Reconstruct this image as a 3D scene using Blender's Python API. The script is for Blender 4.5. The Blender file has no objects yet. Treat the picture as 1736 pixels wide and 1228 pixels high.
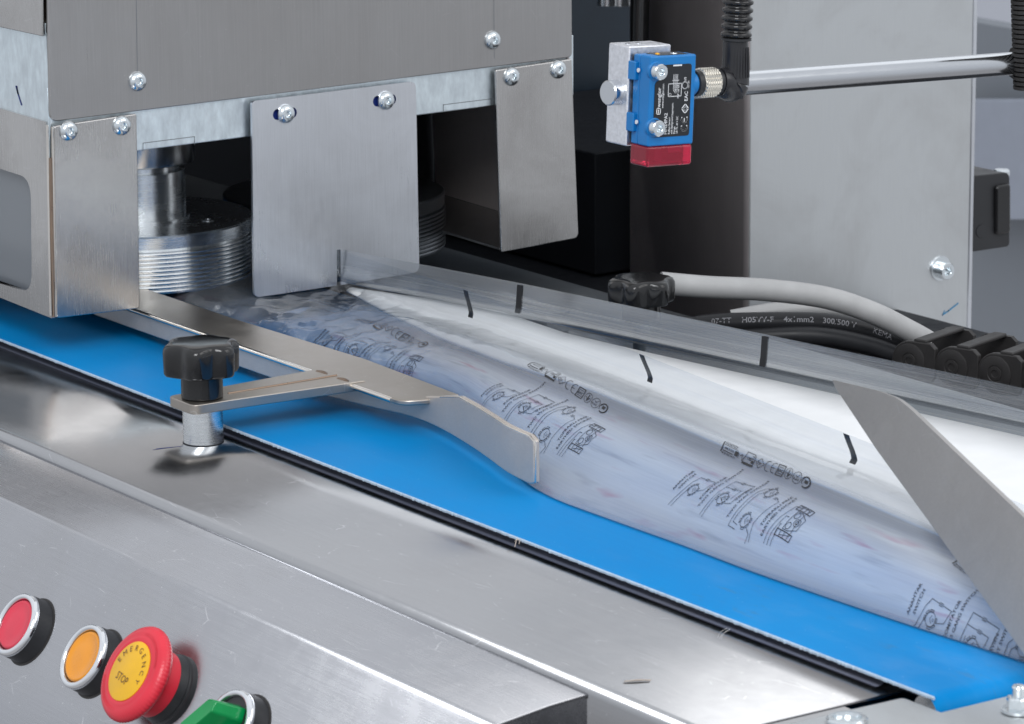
import bpy, bmesh, math, random
import numpy as np
from mathutils import Vector, Matrix, noise
random.seed(7)
SC = bpy.context.scene
COL = SC.collection
# ------------------------------------------------------------------ camera (work in mm, scene in m)
MM = 0.001
W0, H0, FPX = 1736, 1228, 6347.88
_y, _p, _r = 0.60085311, 0.22619087, -0.00846026
FWD = np.array([-math.cos(_y)*math.cos(_p), math.sin(_y)*math.cos(_p), -math.sin(_p)])
_a = np.cross(FWD, [0, 0, 1]); _a /= np.linalg.norm(_a); _b = np.cross(_a, FWD)
RT = math.cos(_r)*_a + math.sin(_r)*_b
UP = -math.sin(_r)*_a + math.cos(_r)*_b
def ray(x, y):
    d = FWD*FPX + RT*(x-W0/2) - UP*(y-H0/2)
    return d/np.linalg.norm(d)
EYE = -ray(880, 912)*1650.0
def P(x, y, X=None, Y=None, Z=None):
    """point of the plane X=, Y= or Z= (mm) measured off the photograph"""
    d = ray(x, y)
    for i, v in enumerate((X, Y, Z)):
        if v is not None:
            t = (v-EYE[i])/d[i]
    return EYE + d*t
def Q(p):
    v = np.array(p, float)-EYE; z = v@FWD
    return np.array([W0/2+FPX*(v@RT)/z, H0/2-FPX*(v@UP)/z])
cam = bpy.data.cameras.new('camera'); co = bpy.data.objects.new('camera', cam); COL.objects.link(co)
co.matrix_world = Matrix(((RT[0], UP[0], -FWD[0], EYE[0]*MM), (RT[1], UP[1], -FWD[1], EYE[1]*MM),
                          (RT[2], UP[2], -FWD[2], EYE[2]*MM), (0, 0, 0, 1)))
cam.sensor_width = 36; cam.lens = 36*FPX/W0; cam.clip_start = 0.05; cam.clip_end = 50
cam.dof.use_dof = True; cam.dof.focus_distance = 1.86; cam.dof.aperture_fstop = 40
SC.camera = co
# ------------------------------------------------------------------ light
world = bpy.data.worlds.new('World'); SC.world = world; world.use_nodes = True
bg = world.node_tree.nodes['Background']
_nt = world.node_tree; _tc0 = _nt.nodes.new('ShaderNodeTexCoord'); _sx = _nt.nodes.new('ShaderNodeSeparateXYZ'); _rp = _nt.nodes.new('ShaderNodeValToRGB')
_mr = _nt.nodes.new('ShaderNodeMapRange'); _mr.inputs['From Min'].default_value = -1.0
_nt.links.new(_tc0.outputs['Generated'], _sx.inputs[0]); _nt.links.new(_sx.outputs['Z'], _mr.inputs['Value']); _nt.links.new(_mr.outputs[0], _rp.inputs[0])
_e = _rp.color_ramp.elements; _e[0].position = 0.25; _e[0].color = (0.50, 0.50, 0.52, 1); _e[1].position = 0.75; _e[1].color = (1.0, 1.04, 1.10, 1)
_m = _e.new(0.47); _m.color = (0.80, 0.84, 0.90, 1)
_nt.links.new(_rp.outputs[0], bg.inputs[0]); bg.inputs[1].default_value = 0.68
def lamp(name, loc, target, sx, sy, watts, col=(1, 1, 1)):
    l = bpy.data.lights.new(name, 'AREA'); l.shape = 'RECTANGLE'; l.size = sx; l.size_y = sy
    l.energy = watts; l.color = col
    o = bpy.data.objects.new(name, l); COL.objects.link(o); o.location = loc
    o.rotation_euler = (Vector(target)-Vector(loc)).to_track_quat('-Z', 'Y').to_euler()
    return o
lamp('softbox_overhead', (-0.3, 0.2, 1.5), (-0.15, 0.05, 0), 1.6, 1.2, 0.6, (1, 0.985, 0.96))
lamp('softbox_behind', (-1.2, 1.5, 1.5), (0.0, 0.05, 0), 1.8, 1.0, 2.4, (0.97, 0.99, 1))
lamp('softbox_front_right', (1.3, 1.0, 1.35), (-0.1, 0.1, 0.0), 1.4, 1.1, 7.5, (1, 0.985, 0.96))
lamp('softbox_above_camera', (1.2, -0.95, 1.35), (-0.1, 0.1, 0.0), 0.9, 0.8, 17, (0.97, 0.985, 1))
SC.view_settings.view_transform = 'Standard'; SC.view_settings.look = 'None'
SC.view_settings.exposure = 0.16; SC.view_settings.gamma = 1.0
SC.cycles.max_bounces = 10; SC.cycles.transparent_max_bounces = 16
SC.cycles.sample_clamp_indirect = 6.0; SC.cycles.caustics_reflective = False; SC.cycles.caustics_refractive = False
try:
    SC.cycles.use_denoising = True
except Exception:
    pass
# ------------------------------------------------------------------ materials
def nodes(name):
    m = bpy.data.materials.new(name); m.use_nodes = True
    nt = m.node_tree
    return m, nt, nt.nodes['Principled BSDF'], nt.nodes['Material Output']
def N(nt, t, **k):
    n = nt.nodes.new(t)
    for a, b in k.items():
        setattr(n, a, b)
    return n
def coords(nt, sc, rot=(0, 0, 0)):
    g = N(nt, 'ShaderNodeNewGeometry'); mp = N(nt, 'ShaderNodeMapping')
    mp.inputs['Scale'].default_value = sc; mp.inputs['Rotation'].default_value = rot
    nt.links.new(g.outputs['Position'], mp.inputs['Vector'])
    return mp.outputs['Vector']
def noise_tex(nt, vec, scale=1.0, det=4, rough=0.55, dist=0.0):
    n = N(nt, 'ShaderNodeTexNoise'); n.inputs['Scale'].default_value = scale
    n.inputs['Detail'].default_value = det; n.inputs['Roughness'].default_value = rough
    n.inputs['Distortion'].default_value = dist
    nt.links.new(vec, n.inputs['Vector'])
    return n.outputs['Fac']
def rng(nt, f, a, b, lo=0.0, hi=1.0):
    r = N(nt, 'ShaderNodeMapRange'); r.inputs['From Min'].default_value = lo; r.inputs['From Max'].default_value = hi
    r.inputs['To Min'].default_value = a; r.inputs['To Max'].default_value = b
    nt.links.new(f, r.inputs['Value']); return r.outputs['Result']
def mixc(nt, f, a, b):
    m = N(nt, 'ShaderNodeMix', data_type='RGBA')
    if isinstance(f, float): m.inputs[0].default_value = f
    else: nt.links.new(f, m.inputs[0])
    for i, c in ((6, a), (7, b)):
        if isinstance(c, tuple): m.inputs[i].default_value = (*c, 1)
        else: nt.links.new(c, m.inputs[i])
    return m.outputs[2]
def math_(nt, op, a, b=None):
    m = N(nt, 'ShaderNodeMath', operation=op)
    for i, v in enumerate((a, b)):
        if v is None: continue
        if isinstance(v, (int, float)): m.inputs[i].default_value = v
        else: nt.links.new(v, m.inputs[i])
    return m.outputs[0]
def steel(name, base=(0.56, 0.55, 0.54), rough=0.3, brush=(1500, 1500, 25), var=0.12, bump=0.06, blot=0.10, scratch=0.0, dirt=(0.30, 0.28, 0.27)):
    """brushed stainless steel: fine grain along one world axis, cloudy wear, a few scratches"""
    m, nt, b, o = nodes(name)
    b.inputs['Metallic'].default_value = 1.0
    grain = noise_tex(nt, coords(nt, brush), 1.0, 3, 0.6)
    cloud = noise_tex(nt, coords(nt, (14, 14, 14)), 1.0, 5, 0.6, 0.6)
    fine = noise_tex(nt, coords(nt, (90, 90, 90)), 1.0, 5, 0.65)
    d = tuple(v*(1-var*0.7) for v in base); l = tuple(min(1, v*(1+var*0.4)) for v in base)
    c = mixc(nt, rng(nt, grain, 0, 1, 0.3, 0.7), d, l)
    c = mixc(nt, rng(nt, cloud, 0, blot*3, 0.45, 0.8), c, dirt)
    if scratch:
        v = N(nt, 'ShaderNodeTexVoronoi', feature='DISTANCE_TO_EDGE'); v.inputs['Scale'].default_value = 1.0
        w = N(nt, 'ShaderNodeVectorMath', operation='ADD')
        nn = N(nt, 'ShaderNodeTexNoise'); nn.inputs['Scale'].default_value = 40
        nt.links.new(coords(nt, (1, 1, 1)), nn.inputs['Vector'])
        nt.links.new(coords(nt, (30, 120, 60), (0.3, 0.2, 0.7)), w.inputs[0]); _q = N(nt, 'ShaderNodeVectorMath', operation='SCALE'); _q.inputs['Scale'].default_value = 0.35; nt.links.new(nn.outputs['Color'], _q.inputs[0]); nt.links.new(_q.outputs[0], w.inputs[1])
        nt.links.new(w.outputs[0], v.inputs['Vector'])
        s1 = rng(nt, v.outputs['Distance'], 1, 0, 0.0, 0.012)
        gate = rng(nt, noise_tex(nt, coords(nt, (55, 55, 55)), 1.0, 2), 0, 1, 0.60, 0.66)
        s = math_(nt, 'MULTIPLY', math_(nt, 'MULTIPLY', s1, gate), scratch)
        c = mixc(nt, s, c, (0.9, 0.9, 0.92))
        sp = N(nt, 'ShaderNodeTexVoronoi'); sp.inputs['Scale'].default_value = 1.0
        nt.links.new(coords(nt, (150, 150, 150)), sp.inputs['Vector'])
        c = mixc(nt, math_(nt, 'MULTIPLY', rng(nt, sp.outputs['Distance'], 1, 0, 0.03, 0.075), scratch*0.8), c, (0.95, 0.95, 0.95))
    nt.links.new(c, b.inputs['Base Color'])
    r = math_(nt, 'ADD', rng(nt, grain, rough-var*0.5, rough+var*0.5, 0.25, 0.75), rng(nt, fine, -0.02, 0.03, 0.3, 0.7))
    r = math_(nt, 'ADD', r, rng(nt, cloud, -0.02, 0.04, 0.35, 0.7))
    smudge = noise_tex(nt, coords(nt, (38, 38, 38)), 1.0, 3, 0.5, 1.8)
    r = math_(nt, 'ADD', r, rng(nt, smudge, -0.010, 0.020, 0.35, 0.7))
    nt.links.new(r, b.inputs['Roughness'])
    bp = N(nt, 'ShaderNodeBump'); bp.inputs['Strength'].default_value = bump; bp.inputs['Distance'].default_value = 0.0002
    nt.links.new(grain, bp.inputs['Height']); nt.links.new(bp.outputs['Normal'], b.inputs['Normal'])
    return m
def plastic(name, col, rough=0.4, bump=0.05, scale=900, spec=0.5, trans=0.0, coat=0.0, metal=0.0, var=0.08):
    m, nt, b, o = nodes(name)
    n = noise_tex(nt, coords(nt, (scale, scale, scale)), 1.0, 3)
    big = noise_tex(nt, coords(nt, (60, 60, 60)), 1.0, 4)
    c = mixc(nt, rng(nt, big, 0, 1, 0.3, 0.7), tuple(v*(1-var) for v in col), tuple(min(1, v*(1+var)) for v in col))
    nt.links.new(c, b.inputs['Base Color'])
    nt.links.new(rng(nt, big, rough*0.85, rough*1.2, 0.3, 0.7), b.inputs['Roughness'])
    b.inputs['Specular IOR Level'].default_value = spec
    b.inputs['Transmission Weight'].default_value = trans
    b.inputs['Coat Weight'].default_value = coat; b.inputs['Metallic'].default_value = metal
    bp = N(nt, 'ShaderNodeBump'); bp.inputs['Strength'].default_value = bump; bp.inputs['Distance'].default_value = 0.0002
    nt.links.new(n, bp.inputs['Height']); nt.links.new(bp.outputs['Normal'], b.inputs['Normal'])
    return m
M = {}
M['cover'] = steel('brushed_cover_steel', (0.42, 0.412, 0.41), 0.33, (2600, 2600, 30), 0.10, 0.05, 0.09, 0.12)
M['plate'] = steel('brushed_plate_steel', (0.74, 0.76, 0.80), 0.31, (2600, 2600, 40), 0.10, 0.05, 0.09, 0.15)
M['guard'] = steel('worn_guard_steel', (0.60, 0.59, 0.58), 0.22, (2600, 2600, 60), 0.12, 0.06, 0.22, 0.25)
M['table'] = steel('table_steel', (0.48, 0.485, 0.50), 0.20, (30, 2600, 2600), 0.05, 0.03, 0.03, 0.5)
M['panel'] = steel('scratched_panel_steel', (0.48, 0.485, 0.51), 0.25, (30, 2600, 2600), 0.07, 0.04, 0.06, 0.55)
M['column'] = steel('column_steel', (0.66, 0.68, 0.69), 0.42, (1800, 1800, 40), 0.05, 0.03, 0.10)
M['column_dark'] = steel('column_side_steel', (0.72, 0.66, 0.66), 0.5, (1800, 1800, 40), 0.08, 0.04, 0.05)
M['guide'] = steel('guide_bar_steel', (0.47, 0.43, 0.385), 0.38, (40, 2500, 2500), 0.08, 0.04, 0.06, 0.3)
M['guide_edge'] = steel('polished_edge_steel', (0.82, 0.78, 0.73), 0.16, (300, 300, 300), 0.05, 0.05, 0.08)
M['column_dark'].node_tree.nodes['Principled BSDF'].inputs['Metallic'].default_value = 0.65
M['gap_shade'] = steel('gap_shade_steel', (0.10, 0.11, 0.15), 0.6, (600, 2600, 2600), 0.1, 0.05, 0.05)
M['blade'] = steel('blade_steel', (0.66, 0.60, 0.55), 0.55, (300, 1500, 1500), 0.08, 0.05, 0.08, 0.3)
M['blade'].node_tree.nodes['Principled BSDF'].inputs['Metallic'].default_value = 0.75
M['plow'] = steel('plow_plate_steel', (0.56, 0.535, 0.515), 0.33, (150, 1400, 900), 0.07, 0.05, 0.07, 0.2)
M['galv'] = steel('galvanised_steel', (0.80, 0.88, 0.93), 0.42, (220, 220, 90), 0.22, 0.25, 0.05, 0.4, (0.5, 0.58, 0.64))
M['zinc'] = steel('zinc_bolt', (0.80, 0.85, 0.88), 0.17, (600, 600, 600), 0.10, 0.05, 0.05)
M['turned'] = steel('turned_steel', (0.92, 0.95, 0.97), 0.24, (60, 60, 2500), 0.10, 0.08, 0.05)
M['chrome'] = steel('chromed_bar', (0.62, 0.64, 0.67), 0.17, (3000, 20, 3000), 0.02, 0.0, 0.0)
M['alu'] = steel('cast_aluminium', (0.86, 0.87, 0.91), 0.42, (500, 500, 500), 0.2, 0.3, 0.03, 0.5)
M['nickel'] = steel('nickel_nut', (0.72, 0.68, 0.60), 0.26, (800, 800, 800), 0.1, 0.1, 0.05)
M['weld'] = steel('tempered_weld', (0.34, 0.25, 0.19), 0.32, (300, 300, 60), 0.15, 0.1, 0.2)
M['ring'] = steel('chrome_ring', (0.88, 0.90, 0.93), 0.08, (100, 100, 100), 0.03, 0.0, 0.0)
M['black'] = plastic('glossy_black_plastic', (0.012, 0.012, 0.013), 0.13, 0.02, 300, 0.6)
M['blacksoft'] = plastic('satin_black_plastic', (0.022, 0.023, 0.026), 0.42, 0.15, 1200)
M['chain'] = plastic('matt_black_nylon', (0.030, 0.028, 0.028), 0.5, 0.25, 700, 0.4)
M['plug'] = plastic('moulded_black_plug', (0.02, 0.02, 0.023), 0.24, 0.03, 500)
M['navy'] = plastic('dark_navy_panel', (0.020, 0.034, 0.052), 0.35, 0.05, 400, 0.4)
M['void'] = plastic('dark_machine_interior', (0.014, 0.016, 0.021), 0.6, 0.05, 200, 0.25)
M['wheel_dark'] = steel('dark_wheel_steel', (0.24, 0.26, 0.28), 0.35, (300, 300, 1500), 0.1, 0.1, 0.1)  # dark steel of the second wheel and small fittings
M['red'] = plastic('red_plastic', (0.74, 0.030, 0.055), 0.33, 0.05, 900, 0.5)
M['redbtn'] = plastic('red_button_cap', (0.76, 0.045, 0.085), 0.35, 0.03, 900)
M['orange'] = plastic('orange_button_cap', (0.90, 0.33, 0.006), 0.28, 0.03, 900, 0.5, 0, 0.3)
M['yellow'] = plastic('yellow_inlay', (0.90, 0.50, 0.015), 0.4, 0.03, 900)
M['green'] = plastic('green_translucent_handle', (0.0, 0.36, 0.09), 0.2, 0.02, 500, 0.5, 0.25)
M['sensor'] = plastic('blue_sensor_housing', (0.004, 0.18, 0.50), 0.36, 0.08, 1300)
M['lens'] = plastic('red_translucent_lens', (1.0, 0.02, 0.09), 0.06, 0.0, 300, 0.5, 0.78)
M['lens_in'] = plastic('dark_optics', (0.25, 0.02, 0.035), 0.3, 0.0, 300)
M['label'] = plastic('black_label_film', (0.012, 0.014, 0.018), 0.38, 0.02, 600)
M['ink_white'] = plastic('white_print', (0.75, 0.76, 0.78), 0.5, 0, 300)
M['ink'] = plastic('black_print', (0.012, 0.012, 0.014), 0.35, 0, 300)
M['ink_brown'] = plastic('embossed_ink', (0.16, 0.07, 0.02), 0.5, 0, 300)
M['gray_cable'] = plastic('gray_cable_sheath', (0.48, 0.48, 0.48), 0.42, 0.06, 500, 0.4)
M['black_cable'] = plastic('black_cable_sheath', (0.030, 0.031, 0.035), 0.42, 0.1, 500, 0.4)
M['cable_ink'] = plastic('gray_cable_print', (0.45, 0.45, 0.48), 0.5, 0, 300)
M['white_sheen'] = plastic('white_film_sheen', (0.93, 0.94, 0.95), 0.45, 0.03, 200, 0.4, var=0.02)
M['chip'] = plastic('torn_film_chip', (0.72, 0.62, 0.55), 0.6, 0.2, 500)
M['marker'] = plastic('blue_felt_marker', (0.01, 0.03, 0.22), 0.5, 0, 300)
M['marker_light'] = plastic('faded_blue_marker', (0.03, 0.22, 0.42), 0.5, 0, 300)
M['amber'] = plastic('amber_lamp', (0.95, 0.45, 0.01), 0.3, 0, 300)
M['wall'] = plastic('painted_wall', (0.60, 0.62, 0.68), 0.7, 0.0, 40, 0.3, var=0.01)
M['wall_dark'] = plastic('gray_cabinet_paint', (0.24, 0.26, 0.29), 0.5, 0.0, 40, 0.4, var=0.02)
M['wall_mid'] = plastic('blue_gray_panel_paint', (0.36, 0.39, 0.46), 0.6, 0.0, 40, 0.3, var=0.03)
def belt_mat():
    m, nt, b, o = nodes('blue_belt_coating')
    cloud = noise_tex(nt, coords(nt, (9, 9, 9)), 1.0, 4, 0.6)
    smear = noise_tex(nt, coords(nt, (55, 190, 1), (0, 0, 0.9)), 1.0, 3, 0.55, 0.4)
    gate = noise_tex(nt, coords(nt, (12, 12, 1)), 1.0, 2)
    c = mixc(nt, rng(nt, cloud, 0, 1, 0.3, 0.7), (0.0, 0.235, 0.62), (0.0, 0.275, 0.68))
    g = N(nt, 'ShaderNodeNewGeometry'); sx = N(nt, 'ShaderNodeSeparateXYZ'); nt.links.new(g.outputs['Position'], sx.inputs[0])
    worn = rng(nt, sx.outputs['X'], 0, 1, -0.05, 0.22)          # the outlet end of the belt is more worn
    s = math_(nt, 'MULTIPLY', math_(nt, 'MULTIPLY', rng(nt, smear, 0, 1, 0.58, 0.72), rng(nt, gate, 0, 0.6, 0.46, 0.58)), worn)
    c = mixc(nt, s, c, (0.10, 0.17, 0.27))
    c = mixc(nt, math_(nt, 'MULTIPLY', rng(nt, noise_tex(nt, coords(nt, (22, 45, 1)), 1, 5), 0, 0.5, 0.5, 0.75), worn), c, (0.09, 0.31, 0.66))
    sv = N(nt, 'ShaderNodeTexVoronoi'); sv.inputs['Scale'].default_value = 1.0; nt.links.new(coords(nt, (130, 130, 130)), sv.inputs['Vector'])
    c = mixc(nt, rng(nt, sv.outputs['Distance'], 0.35, 0, 0.03, 0.07), c, (0.25, 0.5, 0.8))
    rub = noise_tex(nt, coords(nt, (3, 260, 1)), 1.0, 4, 0.6)
    c = mixc(nt, rng(nt, rub, 0, 0.22, 0.5, 0.75), c, (0.02, 0.30, 0.70))
    nt.links.new(c, b.inputs['Base Color'])
    nt.links.new(rng(nt, cloud, 0.38, 0.5, 0.3, 0.7), b.inputs['Roughness'])
    b.inputs['Specular IOR Level'].default_value = 0.12
    bp = N(nt, 'ShaderNodeBump'); bp.inputs['Strength'].default_value = 0.08; bp.inputs['Distance'].default_value = 0.0002
    nt.links.new(noise_tex(nt, coords(nt, (1500, 1500, 1500)), 1, 2), bp.inputs['Height']); nt.links.new(bp.outputs['Normal'], b.inputs['Normal'])
    return m
M['belt'] = belt_mat()
M['belt_edge'] = plastic('white_belt_fabric', (0.55, 0.68, 0.82), 0.8, 0.3, 1500)
def film_mat(name, milk_lo, milk_hi, tint=(0.93, 0.95, 0.97), gloss=1.3, streak=0.5, sheen_smears=False, rough=0.12, white=(0.72, 0.78, 0.86), bump=0.25):
    """thin clear film: see-through, Fresnel gloss, fine streaks along the web; UV.y runs from the fold (0) to the free edge (1)"""
    m, nt, b, o = nodes(name); nt.nodes.remove(b)
    uv = N(nt, 'ShaderNodeUVMap'); sp = N(nt, 'ShaderNodeSeparateXYZ'); nt.links.new(uv.outputs[0], sp.inputs[0])
    mp = N(nt, 'ShaderNodeMapping'); mp.inputs['Scale'].default_value = (1.4, 95, 1); nt.links.new(uv.outputs[0], mp.inputs[0])
    st = noise_tex(nt, mp.outputs[0], 1.0, 4, 0.6)
    mp2 = N(nt, 'ShaderNodeMapping'); mp2.inputs['Scale'].default_value = (5, 6, 1); nt.links.new(uv.outputs[0], mp2.inputs[0])
    cl = noise_tex(nt, mp2.outputs[0], 1.0, 4, 0.6, 0.3)
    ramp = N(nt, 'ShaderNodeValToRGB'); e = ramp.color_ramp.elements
    e[0].position = 0.0; e[0].color = ((milk_lo*0.4 if sheen_smears else milk_lo),)*3+(1,); e[1].position = 1.0; e[1].color = (milk_hi,)*3+(1,)
    if sheen_smears:
        for pos, v in ((0.03, milk_lo*0.7), (0.13, milk_lo), (0.46, milk_lo), (0.57, milk_lo*0.62), (0.68, milk_lo*0.62), (0.76, 0.20), (0.86, 0.05)):  # whitish reflections on the film painted into the milk across its width
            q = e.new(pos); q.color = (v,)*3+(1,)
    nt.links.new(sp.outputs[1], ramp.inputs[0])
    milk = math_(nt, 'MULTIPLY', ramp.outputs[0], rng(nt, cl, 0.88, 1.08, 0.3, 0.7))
    if sheen_smears: milk = math_(nt, 'MULTIPLY', milk, rng(nt, sp.outputs[0], 0.30, 1.0, 0.36, 0.62))
    milk = math_(nt, 'ADD', milk, math_(nt, 'MULTIPLY', rng(nt, st, -0.04, 0.12, 0.35, 0.75), streak))
    tr = N(nt, 'ShaderNodeBsdfTransparent'); tr.inputs[0].default_value = (*tint, 1)
    df = N(nt, 'ShaderNodeBsdfDiffuse'); tl = N(nt, 'ShaderNodeBsdfTranslucent')
    col = mixc(nt, rng(nt, cl, 0, 1, 0.3, 0.7), white, tuple(min(1, v*1.08) for v in white))
    if sheen_smears:
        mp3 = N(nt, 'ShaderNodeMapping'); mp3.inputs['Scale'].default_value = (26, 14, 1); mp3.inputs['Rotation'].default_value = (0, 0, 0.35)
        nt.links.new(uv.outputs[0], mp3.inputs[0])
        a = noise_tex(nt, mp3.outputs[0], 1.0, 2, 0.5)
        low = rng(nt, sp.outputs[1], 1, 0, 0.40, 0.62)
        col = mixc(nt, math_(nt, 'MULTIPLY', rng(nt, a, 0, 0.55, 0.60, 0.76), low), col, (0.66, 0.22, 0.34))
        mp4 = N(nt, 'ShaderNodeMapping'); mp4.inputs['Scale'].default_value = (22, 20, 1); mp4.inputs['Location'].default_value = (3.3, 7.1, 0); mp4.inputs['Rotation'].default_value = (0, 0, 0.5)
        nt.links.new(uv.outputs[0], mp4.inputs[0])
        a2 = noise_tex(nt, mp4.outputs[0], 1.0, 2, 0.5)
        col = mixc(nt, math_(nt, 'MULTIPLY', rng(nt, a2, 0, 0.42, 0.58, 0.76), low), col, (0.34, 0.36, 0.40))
    nt.links.new(col, df.inputs[0]); nt.links.new(col, tl.inputs[0])
    wd = N(nt, 'ShaderNodeMixShader'); wd.inputs[0].default_value = 0.12
    nt.links.new(df.outputs[0], wd.inputs[1]); nt.links.new(tl.outputs[0], wd.inputs[2])
    m1 = N(nt, 'ShaderNodeMixShader'); nt.links.new(milk, m1.inputs[0]); nt.links.new(tr.outputs[0], m1.inputs[1]); nt.links.new(wd.outputs[0], m1.inputs[2])
    gl = N(nt, 'ShaderNodeBsdfGlossy'); nt.links.new(rng(nt, st, rough*0.7, rough*1.5, 0.3, 0.7), gl.inputs['Roughness'])
    bp = N(nt, 'ShaderNodeBump'); bp.inputs['Strength'].default_value = bump; bp.inputs['Distance'].default_value = 0.0005
    nt.links.new(math_(nt, 'ADD', st, cl), bp.inputs['Height']); nt.links.new(bp.outputs['Normal'], gl.inputs['Normal'])
    fr = N(nt, 'ShaderNodeFresnel'); fr.inputs[0].default_value = 1.5; nt.links.new(bp.outputs['Normal'], fr.inputs['Normal'])
    f = math_(nt, 'MINIMUM', math_(nt, 'MULTIPLY', fr.outputs[0], gloss), 0.9)
    m2 = N(nt, 'ShaderNodeMixShader'); nt.links.new(f, m2.inputs[0]); nt.links.new(m1.outputs[0], m2.inputs[1]); nt.links.new(gl.outputs[0], m2.inputs[2])
    nt.links.new(m2.outputs[0], o.inputs['Surface'])
    return m
M['film_front'] = film_mat('printed_film_near_side', 0.48, 0.04, sheen_smears=True, gloss=0.7, bump=0.10, streak=0.3, rough=0.09, white=(0.80, 0.86, 1.0))
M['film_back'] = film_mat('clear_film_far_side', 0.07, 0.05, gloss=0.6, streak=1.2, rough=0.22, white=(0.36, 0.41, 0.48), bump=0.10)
M['film_bottom'] = film_mat('clear_film_underside', 0.04, 0.04, gloss=0.3, streak=0.1)
M['film_ink'] = plastic('printing_ink', (0.03, 0.03, 0.035), 0.4, 0, 300)
M['poly'] = film_mat('clear_polycarbonate_window', 0.3, 0.3, tint=(0.75, 0.78, 0.8), gloss=1.2, streak=0.1, rough=0.08)
M['dust'] = film_mat('fluff_fibre', 0.5, 0.5, gloss=0.5)
# ------------------------------------------------------------------ builders (all lengths in mm)
class Parent: pass
def V(p): return Vector((float(p[0]), float(p[1]), float(p[2])))
def origin(o):
    return np.array(o.get('_o', (0, 0, 0)), float) if o is not None else np.zeros(3)
ORG = {}
def thing(name, label, cat, base, group=None, kind=None):
    o = bpy.data.objects.new(name, None); COL.objects.link(o); o.empty_display_size = 0.01
    o.location = tuple(float(v)*MM for v in base); ORG[o.name] = np.array(base, float)
    if kind: o['kind'] = kind
    if label: o['label'] = label
    if cat: o['category'] = cat
    if group: o['group'] = group
    return o
def mesh(name, vs, fs, mat, parent=None, smooth=False, bevel=0.0, seg=2, uvs=None, auto=35, label=None, solid=0.0, base=None):
    root = parent
    while root is not None and root.parent is not None: root = root.parent
    org = ORG[root.name] if root is not None else (np.array(base, float) if base is not None else np.mean(np.array([tuple(v) for v in vs]), axis=0))
    me = bpy.data.meshes.new(name)
    me.from_pydata([tuple((np.array(tuple(v), float)-org)*MM) for v in vs], [], [tuple(f) for f in fs])
    me.materials.append(mat); me.validate()
    if uvs is not None:
        ul = me.uv_layers.new(name='UVMap')
        for lp in me.loops: ul.data[lp.index].uv = uvs[lp.vertex_index]
    bm = bmesh.new(); bm.from_mesh(me); bmesh.ops.recalc_face_normals(bm, faces=bm.faces); bm.to_mesh(me); bm.free()
    if smooth:
        me.polygons.foreach_set('use_smooth', [True]*len(me.polygons))
    o = bpy.data.objects.new(name, me); COL.objects.link(o)
    if parent is not None: o.parent = parent
    else: o.location = tuple(org*MM); ORG[o.name] = org
    if solid:
        s = o.modifiers.new('thickness', 'SOLIDIFY'); s.thickness = solid*MM; s.offset = 0
    if bevel:
        b = o.modifiers.new('rounded_edges', 'BEVEL'); b.width = bevel*MM; b.segments = seg; b.limit_method = 'ANGLE'; b.angle_limit = math.radians(30)
        b.harden_normals = False
        me.polygons.foreach_set('use_smooth', [True]*len(me.polygons)); smooth = True
        w = o.modifiers.new('normals', 'WEIGHTED_NORMAL'); w.keep_sharp = True
    if smooth and auto:
        try:
            me.set_sharp_from_angle(angle=math.radians(auto))
        except Exception: pass
    if label: o['label'] = label
    return o
def tag(o, label, cat, group=None, kind=None):
    if kind: o['kind'] = kind
    if label: o['label'] = label
    if cat: o['category'] = cat
    if group: o['group'] = group
    return o
def prism(name, poly, vec, mat, parent=None, **k):
    """solid plate: 3-D outline pushed along vec"""
    n = len(poly); vec = np.array(vec, float)
    vs = [np.array(p, float) for p in poly]+[np.array(p, float)+vec for p in poly]
    fs = [list(range(n)), list(range(2*n-1, n-1, -1))]+[[i, (i+1) % n, (i+1) % n+n, i+n] for i in range(n)]
    return mesh(name, vs, fs, mat, parent, **k)
def box(name, lo, hi, mat, parent=None, **k):
    x0, y0, z0 = lo; x1, y1, z1 = hi
    return prism(name, [(x0, y0, z0), (x1, y0, z0), (x1, y1, z0), (x0, y1, z0)], (0, 0, z1-z0), mat, parent, **k)
def frame(axis, ref=(0, 0, 1)):
    a = np.array(axis, float); a /= np.linalg.norm(a); r = np.array(ref, float)
    if abs(a@r) > 0.95: r = np.array([1.0, 0, 0])
    u = np.cross(r, a); u /= np.linalg.norm(u); v = np.cross(a, u)
    return u, v, a
def lathe_data(prof, org, axis, seg=48, ref=(0, 0, 1), rad=None, a0=0, a1=2*math.pi):
    u, v, a = frame(axis, ref); org = np.array(org, float); full = abs(a1-a0-2*math.pi) < 1e-6
    ns = seg if full else seg+1; vs = []; fs = []
    for (r, h) in prof:
        for k in range(ns):
            t = a0+(a1-a0)*k/seg; rr = r*(rad(t, r, h) if rad else 1)
            vs.append(org+a*h+u*(rr*math.cos(t))+v*(rr*math.sin(t)))
    for i in range(len(prof)-1):
        for k in range(seg):
            k2 = (k+1) % ns
            fs.append((i*ns+k, i*ns+k2, (i+1)*ns+k2, (i+1)*ns+k))
    if full:
        if prof[0][0] > 1e-4: fs.append(tuple(range(ns))[::-1])
        if prof[-1][0] > 1e-4: fs.append(tuple((len(prof)-1)*ns+k for k in range(ns)))
    return vs, fs
def lathe(name, prof, org, axis, mat, parent=None, seg=48, rad=None, ref=(0, 0, 1), auto=35, **k):
    vs, fs = lathe_data(prof, org, axis, seg, ref, rad)
    return mesh(name, vs, fs, mat, parent, smooth=True, auto=auto, **k)
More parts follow.
